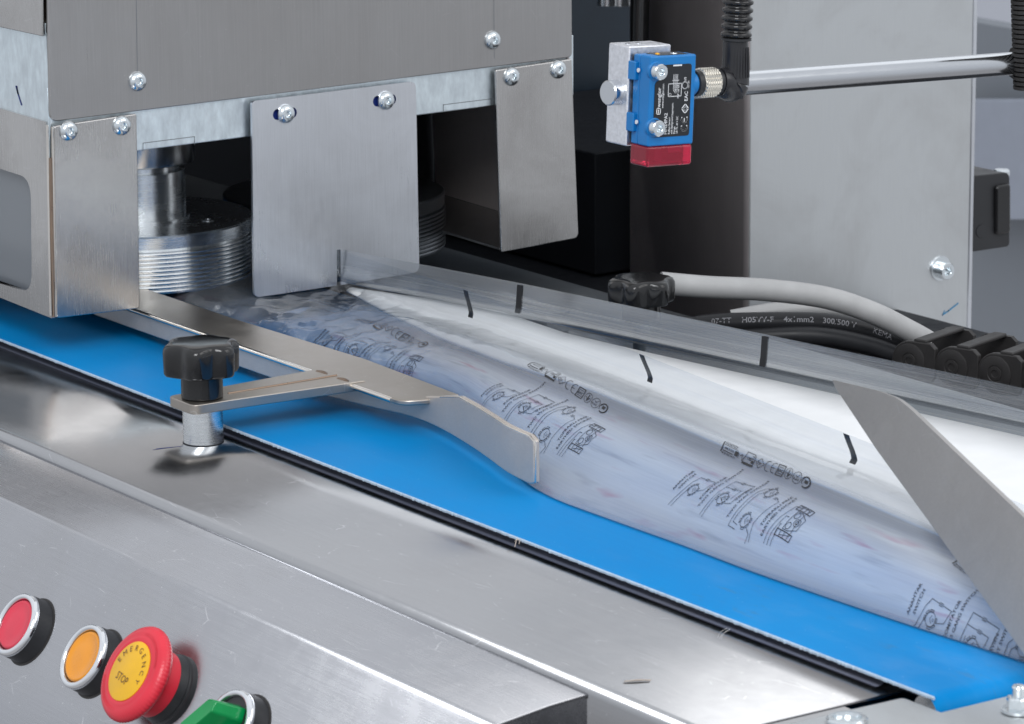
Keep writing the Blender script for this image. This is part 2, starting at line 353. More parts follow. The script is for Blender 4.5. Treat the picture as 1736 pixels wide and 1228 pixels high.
def catmull(pts, n=12):
    pts = [np.array(p, float) for p in pts]; out = []
    ex = [2*pts[0]-pts[1]]+pts+[2*pts[-1]-pts[-2]]
    for i in range(1, len(ex)-2):
        p0, p1, p2, p3 = ex[i-1:i+3]
        for j in range(n):
            t = j/n
            out.append(0.5*((2*p1)+(-p0+p2)*t+(2*p0-5*p1+4*p2-p3)*t*t+(-p0+3*p1-3*p2+p3)*t**3))
    out.append(pts[-1]); return out
def tube_data(pts, r, seg=20, flat=None):
    vs = []; fs = []; n = len(pts)
    for i, p in enumerate(pts):
        t = pts[min(i+1, n-1)]-pts[max(i-1, 0)]; u, v, a = frame(t)
        rr = r(i/(n-1)) if callable(r) else r
        for k in range(seg):
            an = 2*math.pi*k/seg
            vs.append(p+u*rr*math.cos(an)+v*rr*math.sin(an))
    for i in range(n-1):
        for k in range(seg):
            fs.append((i*seg+k, i*seg+(k+1) % seg, (i+1)*seg+(k+1) % seg, (i+1)*seg+k))
    fs.append(tuple(range(seg))[::-1]); fs.append(tuple((n-1)*seg+k for k in range(seg)))
    return vs, fs
def tube(name, pts, r, mat, parent=None, seg=20, n=12, **k):
    c = catmull(pts, n) if n else [np.array(p, float) for p in pts]
    vs, fs = tube_data(c, r, seg)
    return mesh(name, vs, fs, mat, parent, smooth=True, **k)
def join(parts):
    vs = []; fs = []
    for a, b in parts:
        o = len(vs); vs += list(a); fs += [tuple(i+o for i in f) for f in b]
    return vs, fs
def extrude_profile(name, prof, x0, x1, mat, parent=None, nx=1, **k):
    """open (Y,Z) line swept along X; solid = sheet thickness"""
    vs = []; fs = []; n = len(prof)
    for i in range(nx+1):
        x = x0+(x1-x0)*i/nx
        vs += [(x, p[0], p[1]) for p in prof]
    for i in range(nx):
        for j in range(n-1):
            fs.append((i*n+j, i*n+j+1, (i+1)*n+j+1, (i+1)*n+j))
    return mesh(name, vs, fs, mat, parent, **k)
def arc(cy, cz, r, a0, a1, n=6):
    return [(cy+r*math.cos(math.radians(a0+(a1-a0)*i/n)), cz+r*math.sin(math.radians(a0+(a1-a0)*i/n))) for i in range(n+1)]
def rounded(poly, r, n=5):
    """round the corners of a planar 3-D outline"""
    out = []; m = len(poly); poly = [np.array(p, float) for p in poly]
    rr = r if isinstance(r, (list, tuple)) else [r]*m
    for i in range(m):
        p = poly[i]; a = poly[i-1]-p; b = poly[(i+1) % m]-p
        if rr[i] <= 0: out.append(p); continue
        la, lb = np.linalg.norm(a), np.linalg.norm(b); q = min(rr[i], la*0.45, lb*0.45)
        s = p+a/la*q; e = p+b/lb*q
        for j in range(n+1):
            t = j/n; out.append((1-t)**2*s+2*t*(1-t)*p+t*t*e)
    return out
# flat artwork: text and line drawings in an (a,b) plane, mapped on to any surface
_tc = {}
def text2d(s, size=1.0, bold=False, sx=1.0):
    key = (s, bold)
    if key not in _tc:
        cu = bpy.data.curves.new('lettering', 'FONT'); cu.body = s; cu.size = 1.0; cu.resolution_u = 2
        cu.offset = 0.012 if bold else 0.0
        o = bpy.data.objects.new('lettering', cu); COL.objects.link(o)
        dg = bpy.context.evaluated_depsgraph_get(); me = bpy.data.meshes.new_from_object(o.evaluated_get(dg))
        _tc[key] = ([(v.co.x, v.co.y) for v in me.vertices], [tuple(p.vertices) for p in me.polygons])
        bpy.data.objects.remove(o); bpy.data.curves.remove(cu); bpy.data.meshes.remove(me)
    v, f = _tc[key]
    return [(x*size*sx, y*size) for x, y in v], f
class Art:
    def __init__(s): s.v = []; s.f = []; s.sa = 0; s.wk = 1.0
    def add(s, v, f, da=0, db=0, rot=0):
        o = len(s.v); c, n = math.cos(rot), math.sin(rot)
        s.v += [(x*c-y*n+da+s.sa, x*n+y*c+db) for x, y in v]; s.f += [tuple(i+o for i in q) for q in f]
    def text(s, t, a, b, size, bold=False, rot=0, sx=1.0, center=False):
        v, f = text2d(t, size, bold, sx)
        if center:
            w = max(p[0] for p in v)/2; a -= w*math.cos(rot); b -= w*math.sin(rot)
        s.add(v, f, a, b, rot)
    def line(s, pts, w, closed=False):
        w = w*s.wk
        pts = [tuple(p) for p in pts]
        if closed: pts = pts+[pts[0]]
        for (x0, y0), (x1, y1) in zip(pts, pts[1:]):
            L = math.hypot(x1-x0, y1-y0)
            if L < 1e-6: continue
            n = max(1, int(L/4)); ux, uy = (x1-x0)/L, (y1-y0)/L
            ex, ey = ux*w*0.5, uy*w*0.5; nx, ny = -uy*w/2, ux*w/2
            vv = []; ff = []
            for i in range(n+1):
                t = i/n; x = x0-ex+(x1-x0+2*ex)*t; y = y0-ey+(y1-y0+2*ey)*t
                vv += [(x+nx, y+ny), (x-nx, y-ny)]
            for i in range(n): ff.append((2*i, 2*i+1, 2*i+3, 2*i+2))
            s.add(vv, ff)
    def circle(s, a, b, r, w, ry=None, n=20, a0=0, a1=360):
        ry = ry or r
        pts = [(a+r*math.cos(math.radians(a0+(a1-a0)*i/n)), b+ry*math.sin(math.radians(a0+(a1-a0)*i/n))) for i in range(n+1)]
        s.line(pts, w)
    def rect(s, a0, b0, a1, b1):
        na = max(1, int(abs(a1-a0)/4)); nb = max(1, int(abs(b1-b0)/2)); vv = []; ff = []
        for i in range(na+1):
            for j in range(nb+1): vv.append((a0+(a1-a0)*i/na, b0+(b1-b0)*j/nb))
        for i in range(na):
            for j in range(nb): ff.append((i*(nb+1)+j, (i+1)*(nb+1)+j, (i+1)*(nb+1)+j+1, i*(nb+1)+j+1))
        s.add(vv, ff)
    def build(s, name, fn, mat, parent, **k):
        return mesh(name, [fn(a, b) for a, b in s.v], s.f, mat, parent, **k)
# bolt with a dome head and hex socket, copied everywhere
def bolt_mesh(name, r=5.4, h=2.9, sock=1.9, style='button'):
    if style == 'button':
        pr = [(r*0.985, -0.6), (r, 0), (r*0.97, h*0.32), (r*0.85, h*0.66), (r*0.66, h*0.9), (r*0.46, h), (sock*1.05, h), (sock*0.98, h-0.25), (sock*0.95, 0.5), (0.001, 0.3)]
    else:
        pr = [(r*0.985, -0.6), (r, 0), (r, h-0.5), (r-0.5, h), (sock*1.1, h), (sock, h-0.25), (sock*0.95, h*0.35), (0.001, h*0.3)]
    vs, fs = lathe_data(pr, (0, 0, 0), (0, 0, 1), 30)
    me = bpy.data.meshes.new(name); me.from_pydata([tuple(v*MM) for v in vs], [], fs); me.materials.append(M['zinc'])
    me.polygons.foreach_set('use_smooth', [True]*len(me.polygons))
    try: me.set_sharp_from_angle(angle=math.radians(40))
    except Exception: pass
    return me
BOLT = bolt_mesh('bolt_head'); CAPB = bolt_mesh('cap_bolt_head', 5.0, 5.0, 2.3, 'cap')
def bolt(name, p, axis, parent, me=None, s=1.0, label=None):
    o = bpy.data.objects.new(name, me or BOLT); COL.objects.link(o); o.parent = parent
    root = parent
    while root.parent is not None: root = root.parent
    o.location = tuple((np.array(p, float)-ORG[root.name])*MM)
    q = Vector(tuple(axis)).to_track_quat('Z', 'Y'); o.rotation_mode = 'QUATERNION'
    o.rotation_quaternion = q @ Matrix.Rotation(random.uniform(0, 6), 4, 'Z').to_quaternion(); o.scale = (s, s, s)
    if label: o['label'] = label
    return o
# ================================================================== BACKGROUND
wl = thing('wall', None, None, (-2300, 3400, -600), kind='structure')
def bgp(name, x0, y0, x1, y1, dist, mat, parent, th=20, tilt=0):
    def D(x, y, d): r = ray(x, y); return EYE+r*(d/(r@FWD))
    pl = [D(x0, y0, dist), D(x1, y0, dist), D(x1, y1, dist), D(x0, y1, dist)]
    return prism(name, pl, FWD*th, mat, parent)
# workshop wall and a grey cabinet a few metres behind the machine
def wallplate(name, x0, y0, x1, y1, dist, mat, parent, yr=None):
    def D(x, y, d): r = ray(x, y); return EYE+r*(d/(r@FWD))
    c = D(1690, 300, dist)
    Yw = c[1]
    pl = [P(x0, y0, Y=Yw), P(x1, y0 if yr is None else yr, Y=Yw), P(x1, y1, Y=Yw), P(x0, y1, Y=Yw)]
    return prism(name, pl, (0, 30, 0), mat, parent)
wallplate('plaster', 1500, -700, 2100, 1200, 5600, M['wall'], wl)
cabinet = thing('cabinet', 'blurred gray cabinet far behind the machine at the right edge', 'cabinet', (-1900, 2500, -600))
wallplate('cabinet_body', 1560, 22, 2100, 1200, 4300, M['wall_dark'], cabinet, yr=115)
wallplate('cabinet_door', 1566, 172, 2100, 372, 4200, M['wall_mid'], cabinet)
# machine body: dark rear panel, bed, column
body = thing('packing_machine', 'dark navy rear panel and black interior of the packing machine behind the sealing housing', 'packing machine', (-800, 400, -120))
box('rear_panel', (-960, 470, -75), (-955, 1000, 600), M['navy'], body)
box('rear_panel', (-975, -60, -75), (-962, 470, 600), M['void'], body)
box('machine_bed', (-955, 300, -80), (-60, 660, -72), M['void'], body, bevel=1)
za, zb = P(975, 250, Y=560)[2], P(1070, 278, Y=560)[2]
box('lower_shelf', (-950, 560, -70), (-720, 760, (za+zb)/2), M['void'], body, bevel=1)
box('bed_rail', (-955, 218, -72), (262, 340, -0.6), M['wheel_dark'], body, bevel=1)
box('rail_edge', (-700, 246, -0.5), (-330, 262, 12), M['wheel_dark'], body, bevel=1)
for i, (x, w) in enumerate(((1030, 7), (1052, 8))):
    p = P(x, 14, X=-760)
    lathe('standoff_rod', [(w, 0), (w, 1), (w, 260)], p+np.array([0, 0, 2]), (0, 0, 1), M['turned'], body, seg=28)
p = P(1084, 50, Y=522)
tube('hydraulic_hose', [p+np.array([0, 0, -60]), p, p+np.array([0, 2, 60]), p+np.array([-6, 6, 160])], 6, M['black'], body)
colm = thing('machine_column', 'tall stainless steel column with bright front and dark polished side behind the sensor', 'column', (-560, 560, -75))
cX = -520
c0 = P(1267, 300, X=cX); c1 = P(1645, 300, X=cX); cy0, cy1 = c0[1], c1[1]
box('front_panel', (cX-2, cy0+2.0, -140), (cX, cy1, 620), M['column'], colm, bevel=0.8)
# rounded corner + side sheet
cl = P(1069, 300, Y=cy0)[0]
prf = []
def column_side():
    pts = [(cX-1, cy0+2.2)]+[(cX-4+3*math.sin(math.radians(a))+0.0, cy0+3-3*math.cos(math.radians(a))) for a in range(90, -1, -15)]
    pts += [(cl, cy0)]
    vs = []; fs = []
    for z in (-140, 620):
        vs += [(x, y, z) for x, y in pts]
    n = len(pts)
    for i in range(n-1): fs.append((i, i+1, n+i+1, n+i))
    mesh('side_panel', vs, fs, M['column_dark'], colm, smooth=True, solid=1.0)
column_side()
box('edge_trim', (cX-16, cy1-0.2, -140), (cX+0.6, cy1+3.0, 620), M['plate'], colm, bevel=0.6)
box('side_return', (cX-180, cy1-3, -140), (cX-17, cy1, 620), M['column'], colm)
bolt('bolt', P(1597, 458, X=cX)+np.array([0.5, 0, 0]), (1, -0.02, 0), colm, CAPB, 1.15)
_w = P(1594, 455, X=cX)
lathe('washer', [(8.2, 0), (8.2, 1.1), (4, 1.2), (3, .1)], _w, (1, 0, 0), M['zinc'], colm, seg=32)
mk = Art(); mk.line([(0, 0), (5, 2), (13, 6)], 1.0); mk.line([(0, 0), (1.5, 2.5)], 0.7)
_m = P(1598, 534, X=cX)
mk.build('marker_stroke', lambda a, b: (cX+0.15, _m[1]+a, _m[2]+b), M['marker_light'], colm)
# hinge block
hg = thing('hinge_block', 'black plastic hinge block fixed at the right edge of the steel column', 'hinge', P(1680, 400, X=cX+14))
hx = cX-3
o4 = [P(1625, 301, X=hx), P(1712, 292, X=hx), P(1712, 418, X=hx), P(1625, 431, X=hx)]
prism('hinge_leaf', rounded(o4, [1, 5, 3, 1]), (-40, 0, 0), M['blacksoft'], hg, bevel=0.8)
q = [P(1690, 316, X=hx+3), P(1714, 312, X=hx+3), P(1714, 395, X=hx+3), P(1690, 399, X=hx+3)]
prism('hinge_barrel', rounded(q, 2.5), (-34, 0, 0), M['black'], hg, bevel=1.2)
hq = P(1698, 290, X=hx-8)
lathe('hinge_pin', [(5.5, -3), (5.5, 0), (4.6, 1.1), (0.001, 1.4)], hq, (0, 0, 1), M['zinc'], hg, seg=28)
for xx in (1663,):
    c_ = P(xx, 392, X=hx)
    lathe('cover_cap', [(4.5, -.5), (4.3, .5), (0.001, .6)], c_, (1, 0, 0), M['blacksoft'], hg, seg=24)
# ================================================================== TABLE AND CONTROL PANEL
TZ = -5.0
table = thing('machine_table', 'brushed stainless steel table and sloping control panel running along the blue belt', 'machine table', (-200, -84, -60))
XE = P(1320, 1222, Z=TZ)[0]
y1 = P(500, 946, Z=TZ)[1]
prof = [(16, TZ)]+[(y, TZ) for y in (-20, -50)]+arc(y1+3, TZ-4, 4, 90, 180, 8)+[(y1-1, TZ-70)]
prof = [(a, b) for a, b in prof]
extrude_profile('top_sheet', prof, -1100, XE, M['table'], table, smooth=True, solid=1.2, auto=60)
XH = P(1047, 1180, Z=-12)[0]
AL = math.radians(32)
PN = np.array([0, -math.cos(AL), math.sin(AL)]); PE = np.array([0, math.sin(AL), math.cos(AL)])
b2 = (float(P(500, 1076, Z=-13)[1]), -13.0)
cyh, czh = b2[0]-5*math.cos(math.radians(61)), b2[1]-5*math.sin(math.radians(61))
hood = [(y1-0.6, TZ-5.0), (y1-4, TZ-4.0), (y1-20, TZ-5.0)]
def hood_bend(rr=3.2):
    th = math.radians(58-5); o = []
    # tangent arc between the nearly flat hood sheet and the sloping face
    L0 = rr*math.tan(th/2)
    for i in range(9):
        t = i/8; a0 = np.array([b2[0]+L0, b2[1]+L0*0.09]); a1 = np.array([b2[0]-PE[1]*L0, b2[1]-PE[2]*L0]); c = np.array(b2)
        o.append(tuple((1-t)**2*a0+2*t*(1-t)*c+t*t*a1))
    return o
_hb = hood_bend()
hood += [(_hb[0][0]+1.5, _hb[0][1]+0.13)]+_hb+[(_hb[-1][0]-PE[1]*1.2, _hb[-1][1]-PE[2]*1.2)]
for d in (14, 60, 170): hood.append((b2[0]-PE[1]*d, b2[1]-PE[2]*d))
extrude_profile('hood_sheet', hood, -1100, XH, M['panel'], table, smooth=True, solid=1.5, auto=60)
sidev = [(XH-0.9, y, z-0.9) for y, z in hood]+[(XH-0.9, y1-0.6, -170)]
prism('hood_end_cap', sidev, (-1.2, 0, 0), M['panel'], table)
for (px, py, ln, an) in ((0, 0, 0, 0),):
    pass
pm = P(300, 758, Z=TZ+0.7)
am = Art(); am.line([(-16, 2), (-8, 0.6), (4, -1.2)], 0.55); am.line([(-13, 0.2), (-2, -0.6)], 0.5)
am.build('marker_stroke', lambda a, b: pm+np.array([a*0.25+b, a*0.75, 0]), M['marker'], table)
def on_panel(x, y, off=0):
    o = np.array([0, b2[0], b2[1]+0.9]); r = ray(x, y); t = ((o+PN*off-EYE)@PN)/(r@PN); return EYE+r*t
# push buttons
def ring_button(cx, cy, name, label, capmat, cap=True, h=10.5):
    p = on_panel(cx, cy, h); base = p-PN*h
    t = thing(name, label, 'push button' if cap else 'selector switch', base)
    lathe('button_body', [(15.5, 0), (15.6, 0.5), (15.3, 1.6), (15.1, h-2.2), (14.2, h-1.8)], base, PN, M['blacksoft'], t, seg=64, ref=(1, 0, 0))
    lathe('gasket', [(16.4, -0.3), (16.4, 0.5), (15.4, 0.9)], base, PN, M['chain'], t, seg=64, ref=(1, 0, 0))
    lathe('bezel_ring', [(14.9, h-2.4), (15.15, h-2.0), (15.2, h-0.8), (14.6, h+0.3), (13.6, h+0.75), (12.7, h+0.5), (12.2, h-0.6), (12.1, h-3)], base, PN, M['ring'], t, seg=64, ref=(1, 0, 0), auto=80)
    if cap:
        lathe('button_cap', [(12.0, h-3), (12.0, h-1.2), (11.3, h-0.3), (10.6, h-0.15), (10.2, h-0.45), (6, h-0.2), (0.001, h-0.1)], base, PN, capmat, t, seg=64, ref=(1, 0, 0), auto=80)
    return t, base, p
ring_button(24.5, 1058, 'push_button', 'round red push button with chrome ring at the left edge of the panel', M['redbtn'])
ring_button(138, 1112, 'push_button', 'round orange push button with chrome ring beside the emergency stop', M['orange'])
gt, gb, gp = ring_button(384, 1226, 'selector_switch', 'green turning handle switch with chrome ring at the bottom of the panel', M['green'], cap=False)
lathe('switch_face', [(12.1, 7), (11.9, 9.0), (0.001, 9.2)], gb, PN, M['blacksoft'], gt, seg=48, ref=(1, 0, 0))
# green handle: wedge bar
ang = math.radians(38)
ga = np.array([1, 0, 0])*math.cos(ang)-PE*math.sin(ang); gc = np.cross(PN, ga)
ga, gc = gc, ga
L1, L2, Wd = 15.0, 8.0, 4.6
def gpt(a, c, h): return gb+ga*a+gc*c+PN*h
hv = [gpt(-L1, -Wd, 9), gpt(L2, -Wd, 9), gpt(L2, Wd, 9), gpt(-L1, Wd, 9),
      gpt(-L1+1.5, -Wd+1.2, 24), gpt(L2-3, -Wd+1.2, 24), gpt(L2-3, Wd-1.2, 24), gpt(-L1+1.5, Wd-1.2, 24), gpt(L2+3.0, 0, 9), gpt(L2+0.5, 0, 23.5)]
hf = [(0, 8, 1), (0, 3, 8), (3, 2, 8), (4, 5, 9), (4, 9, 7), (7, 9, 6), (0, 1, 5, 4), (1, 8, 9, 5), (8, 2, 6, 9), (2, 3, 7, 6), (3, 0, 4, 7)]
mesh('turning_handle', hv, hf, M['green'], gt, bevel=0.7)
# emergency stop
H = 25.0
ep = on_panel(219, 1138, H); eb = ep-PN*H
em = thing('emergency_stop_button', 'large red mushroom emergency stop button with yellow centre', 'emergency stop', eb)
lathe('collar', [(15.6, 0), (16.0, 0.5), (16.0, 3.0), (15.2, 3.4), (15.0, 4.2), (15.4, 4.8), (14.6, 9.5), (13, 9.6)], eb, PN, M['blacksoft'], em, seg=64, ref=(1, 0, 0))
lathe('neck', [(14.3, 8.2), (14.9, 9.0), (15.0, H-9.5), (14.6, H-8)], eb, PN, M['red'], em, seg=64, ref=(1, 0, 0))
def knurl(t, r, h): return 1+(0.012*math.cos(t*72) if (r > 20.6 and h < H-3) else 0)
lathe('mushroom_cap', [(14.0, H-8.2), (18.5, H-7.6), (20.3, H-6.6), (21.3, H-5.0), (21.4, H-3.6), (20.8, H-2.0), (19.3, H-0.7), (17.4, H-0.15), (16.2, H-0.35), (15.6, H-0.1), (14.2, H+0.1), (13.6, H-0.3), (0.001, H-0.4)], eb, PN, M['red'], em, seg=216, rad=knurl, ref=(1, 0, 0), auto=70)
lathe('yellow_inlay', [(13.4, H-0.9), (13.4, H+0.05), (12.9, H+0.35), (0.001, H+0.45)], eb, PN, M['yellow'], em, seg=64, ref=(1, 0, 0))
art = Art()
ws = 'EMERGENCY'
for i, ch in enumerate(ws):
    a = math.radians(166-i*(179/8.0)); rr = 9.0
    art.text(ch, rr*math.cos(a), rr*math.sin(a), 3.7, rot=a-math.pi/2, center=True)
art.text('STOP', -2.0, -5.6, 4.9, rot=math.radians(-7), center=True, sx=0.85)
er = np.array([1, 0, 0])
_rot = 0.0
art.build('lettering', lambda a, b: eb+PN*(H+0.62)+er*(a*math.cos(_rot)-b*math.sin(_rot))+PE*(a*math.sin(_rot)+b*math.cos(_rot)), M['ink_brown'], em)
for (a0, a1, rr) in ((20, 95, 17.6), (20, 95, 16.9), (200, 275, 17.6), (200, 275, 16.9)):
    ra = Art(); ra.circle(0, 0, rr, 0.28, a0=a0, a1=a1)
    ra.build('turn_arrow', lambda a, b: eb+PN*(H-0.05)+er*a+PE*b, M['red'], em)
# outlet bracket at the right, bolts
br = thing('outlet_bracket', 'blurred steel bracket with nuts across the outlet end of the belt', 'bracket', (330, 60, -60))
XB = 285.5
lo = [P(1325, 1236, Z=-9), P(1556, 1181, Z=-9), (XB, 0, -9), (XB, 400, -9), (700, 400, -9), (700, -150, -9)]
prism('bracket_plate', rounded([np.array((XB-24, -90, -9)), np.array((XB-22, -3, -9)), np.array((XB, -3, -9)), np.array((XB, 400, -9)), np.array((700, 400, -9)), np.array((700, -150, -9))], [0, 3, 0, 0, 0, 0]), (0, 0, 6), M['column'], br, bevel=1.5, seg=3)
nz = P(1726, 1206, Z=-2.6)
lathe('washer', [(6.4, 0), (6.4, 1.1), (4, 1.2)], nz, (0, 0, 1), M['zinc'], br, seg=36)
lathe('hex_nut', [(4.7, 1.2), (4.7, 5.2), (4.2, 5.8), (3, 5.9)], nz, (0, 0, 1), M['zinc'], br, seg=6, auto=20)
lathe('stud', [(2.7, 4), (2.7, 9.5), (2.2, 10.2), (0.001, 10.3)], nz, (0, 0, 1), M['zinc'], br, seg=24)
nz = P(1436, 1222, Z=-2.6)
lathe('round_nut', [(8.0, -0.2), (8.0, 0.8), (7.2, 1.5), (5.6, 1.6), (5.2, 0.3), (0.001, 0.2)], nz, (0, 0, 1), M['zinc'], br, seg=36)
# dark trough below the belt end
box('roller_trough', (XE+0.5, -95, -70), (XB-25, 20, -40), M['void'], br)
# ================================================================== BELT
belt = thing('conveyor_belt', 'smooth blue conveyor belt with white frayed fabric edge', 'conveyor belt', (0, 180, -20))
def beltprof():
    r = 9.0; xe = 280.0-r
    pts = [(-1000, 0.0), (-600, 0), (-200, 0), (xe, 0.0)]+[(xe+r*math.sin(math.radians(a)), -r+r*math.cos(math.radians(a))) for a in range(15, 181, 15)]+[(-1000, -2*r)]
    return pts
bp_ = beltprof(); vs = []; fs = []
for y in (0.0, 214.0): vs += [(x, y, z) for x, z in bp_]
n = len(bp_)
for i in range(n-1): fs.append((i, i+1, n+i+1, n+i))
mesh('belt_surface', vs, fs, M['belt'], belt, smooth=True, auto=60)
vs = []; fs = []
k = 0; x = -900.0
while x < 278:
    w = random.uniform(0.9, 1.3); o_ = random.uniform(0.35, 0.95) if random.random() < 0.97 else 1.2
    b_ = len(vs)
    vs += [(x, 0.25, 0.05), (x+w, 0.25, 0.05), (x+w*0.75, -o_, -0.3), (x+w*0.25, -o_, -0.3), (x, 0.2, -1.3), (x+w, 0.2, -1.3), (x+w*0.75, -o_+.1, -1.2), (x+w*0.25, -o_+.1, -1.2)]
    fs += [(b_, b_+1, b_+2, b_+3), (b_+3, b_+2, b_+6, b_+7), (b_+4, b_+7, b_+6, b_+5), (b_, b_+3, b_+7, b_+4), (b_+1, b_+5, b_+6, b_+2)]
    x += w*1.02
fe = mesh('frayed_edge', vs, fs, M['belt_edge'], belt); fe['kind'] = 'stuff'
sk = [(3.5, -1.6), (3.3, -2.6), (2.6, -3.5), (1.4, -4.2), (-1.0, -4.4)]
extrude_profile('gap_shade_strip', sk, -1000, 245, M['gap_shade'], belt, smooth=True, solid=0.5)  # added dark strip, shade of the gap under the belt in its colour
box('slider_bed', (-1000, 5, -4.6), (262, 212, -1.5), M['void'], belt)
lathe('end_roller', [(7.5, -180), (7.5, 30)], (271, 182, -9), (0, 1, 0), M['turned'], belt, seg=32)
# ================================================================== SEALING HOUSING
XF = -445.0
hs = thing('sealing_housing', 'brushed steel housing of the sealing unit with bolted guard plates above the blue belt', 'machine housing', (-600, 175, 20))
def front(pts, x): return [P(*q, X=x) for q in pts]
# cover
cv = prism('cover_panel', rounded(front([(46, -1700), (85, 207), (970, 97), (962, -1700)], XF+0.2), [0, 5, 3, 0]), (-2.0, 0, 0), M['cover'], hs, bevel=0.45)
for q in ((233, 138), (835, 68)): bolt('bolt', P(*q, X=XF+0.3), (1, 0, 0), cv)
# fold lines pressed into the cover
for q0, q1 in (((205, -1650), (233, 128)), ((826, -1650), (838, 99))):
    a = P(*q0, X=XF+0.25); b = P(*q1, X=XF+0.25)
    ga_ = Art(); ga_.line([(a[1], a[2]), (b[1], b[2])], 0.35)
    ga_.build('panel_seam', lambda u, v: (XF+0.26, u, v), M['wheel_dark'], cv)
# galvanised channel behind
gv = prism('galvanised_channel', front([(80, 150), (84, 275), (237, 255), (842, 178), (972, 162), (972, 60)], XF-2.6), (-2.0, 0, 0), M['galv'], hs, bevel=0.3)
zt = P(237, 255, X=XF-3)[2]
prism('channel_flange', [(XF-4.6, P(84, 275, X=XF-4)[1], P(84, 275, X=XF-4)[2]), (XF-4.6, P(972, 162, X=XF-4)[1], P(972, 162, X=XF-4)[2]), (XF-60, P(972, 162, X=XF-4)[1], P(972, 162, X=XF-4)[2]), (XF-60, P(84, 275, X=XF-4)[1], P(84, 275, X=XF-4)[2])], (0, 0, 2), M['galv'], hs)
for tabp in ([(243, 243), (330, 232), (330, 245), (243, 256)], [(752, 178), (833, 168), (833, 178), (752, 189)]):
    tl_ = Art(); pp = [P(*q, X=XF-2.2) for q in tabp]
    tl_.line([(pp[3][1], pp[3][2]), (pp[0][1], pp[0][2]), (pp[1][1], pp[1][2]), (pp[2][1], pp[2][2])], 0.35)
    tl_.build('tab_slot', lambda u, v: (XF-2.4, u, v), M['wheel_dark'], hs)
# left faces (plane Y = Y0)
Y0 = P(85, 207, X=XF)[1]
def side(pts, y): return [P(*q, Y=y) for q in pts]
prism('side_cover', side([(-400, -1700), (46, -1700), (71, 62), (-400, -40)], Y0-1.2), (0, 1.6, 0), M['guard'], hs, bevel=0.5)
prism('inner_channel', side([(50, -1700), (54, -1700), (77.5, 50), (74, 50)], Y0+4), (0, 1, 0), M['weld'], hs)
sg = prism('side_galvanised_panel', side([(-400, -60), (76, 40), (80, 208), (-400, 96)], Y0+1.0), (0, 1.2, 0), M['galv'], hs, bevel=0.3)
prism('corner_strip', side([(74, 60), (78, 56), (86, 208), (82, 276), (79, 209)], Y0+0.6), (0, 1, 0), M['galv'], hs)
ms = Art(); ms.line([(0, 6), (1.2, 2.4), (3.4, -3)], 0.9); ms.line([(0.4, 6.2), (0.9, 3)], 0.8)
_s = P(28, 166, Y=Y0+0.9)
ms.build('marker_stroke', lambda a, b: (_s[0]+a*1.6, Y0+0.85, _s[2]+b), M['marker'], sg)
# left guard: front plate, left frame with window
lg = thing('left_guard', None, None, (0, 0, 0)) if False else None
gpl = prism('left_guard_plate', rounded(front([(92, 214), (96, 540), (237.5, 523), (232, 193)], XF+2.4), [1.5, 2.5, 2, 1.2]), (-2.0, 0, 0), M['guard'], hs, bevel=0.5)
for q in ((116, 222), (206, 213)): bolt('bolt', P(*q, X=XF+2.5), (1, 0, 0), gpl)
# left frame with a window hole, built as a ring
Yl = Y0-0.4
outer = side([(-420, 60), (78, 207), (88, 540), (-420, 336)], Yl)
inner = rounded(side([(-420, 152), (52, 303), (54, 497), (-420, 355)], Yl), [8, 12, 12, 8], 8)
def ring_plate(name, outer, inner, vec, mat, parent):
    vs = [np.array(p, float) for p in outer]+[np.array(p, float) for p in inner]
    bm = bmesh.new(); ov = [bm.verts.new(tuple(p)) for p in outer]; iv = [bm.verts.new(tuple(p)) for p in inner]
    ed = [bm.edges.new((ov[i], ov[(i+1) % len(ov)])) for i in range(len(ov))]+[bm.edges.new((iv[i], iv[(i+1) % len(iv)])) for i in range(len(iv))]
    bmesh.ops.triangle_fill(bm, use_beauty=True, use_dissolve=False, edges=ed)
    bm.verts.ensure_lookup_table(); bm.verts.index_update()
    A = [np.array(v.co) for v in bm.verts]; F = [tuple(v.index for v in f.verts) for f in bm.faces]; bm.free()
    n = len(A); vec = np.array(vec, float); no, ni = len(outer), len(inner)
    fs = list(F)+[tuple(i+n for i in f[::-1]) for f in F]
    fs += [(i, (i+1) % no, (i+1) % no+n, i+n) for i in range(no)]
    fs += [(no+i, no+(i+1) % ni, no+(i+1) % ni+n, no+i+n) for i in range(ni)]
    return mesh(name, A+[a+vec for a in A], fs, mat, parent, bevel=0.35)
ring_plate('left_guard_frame', outer, inner, (0, 2.0, 0), M['guard'], hs)
prism('window_pane', side([(-430, 150), (60, 296), (60, 504), (-430, 360)], Yl+4.5), (0, 2, 0), M['poly'], hs)
# welded corner bead
wb0 = P(84, 268, X=XF+1.2); wb1 = P(91, 538, X=XF+1.2)
tube('weld_bead', [wb0+np.array([-0.4, 0.2, 0]), (wb0+wb1)/2+np.array([0, 0.2, 0]), wb1+np.array([-.2, .4, 0])], 1.3, M['weld'], hs, seg=10)
tube('corner_edge', [P(88.5, 215, X=XF+1.8), P(94.6, 537, X=XF+1.8)], 0.7, M['guide_edge'], hs, seg=8, n=2)
tube('corner_edge', [P(80.0, 212, X=XF+1.2), P(86.2, 535, X=XF+1.2)], 0.7, M['guide_edge'], hs, seg=8, n=2)
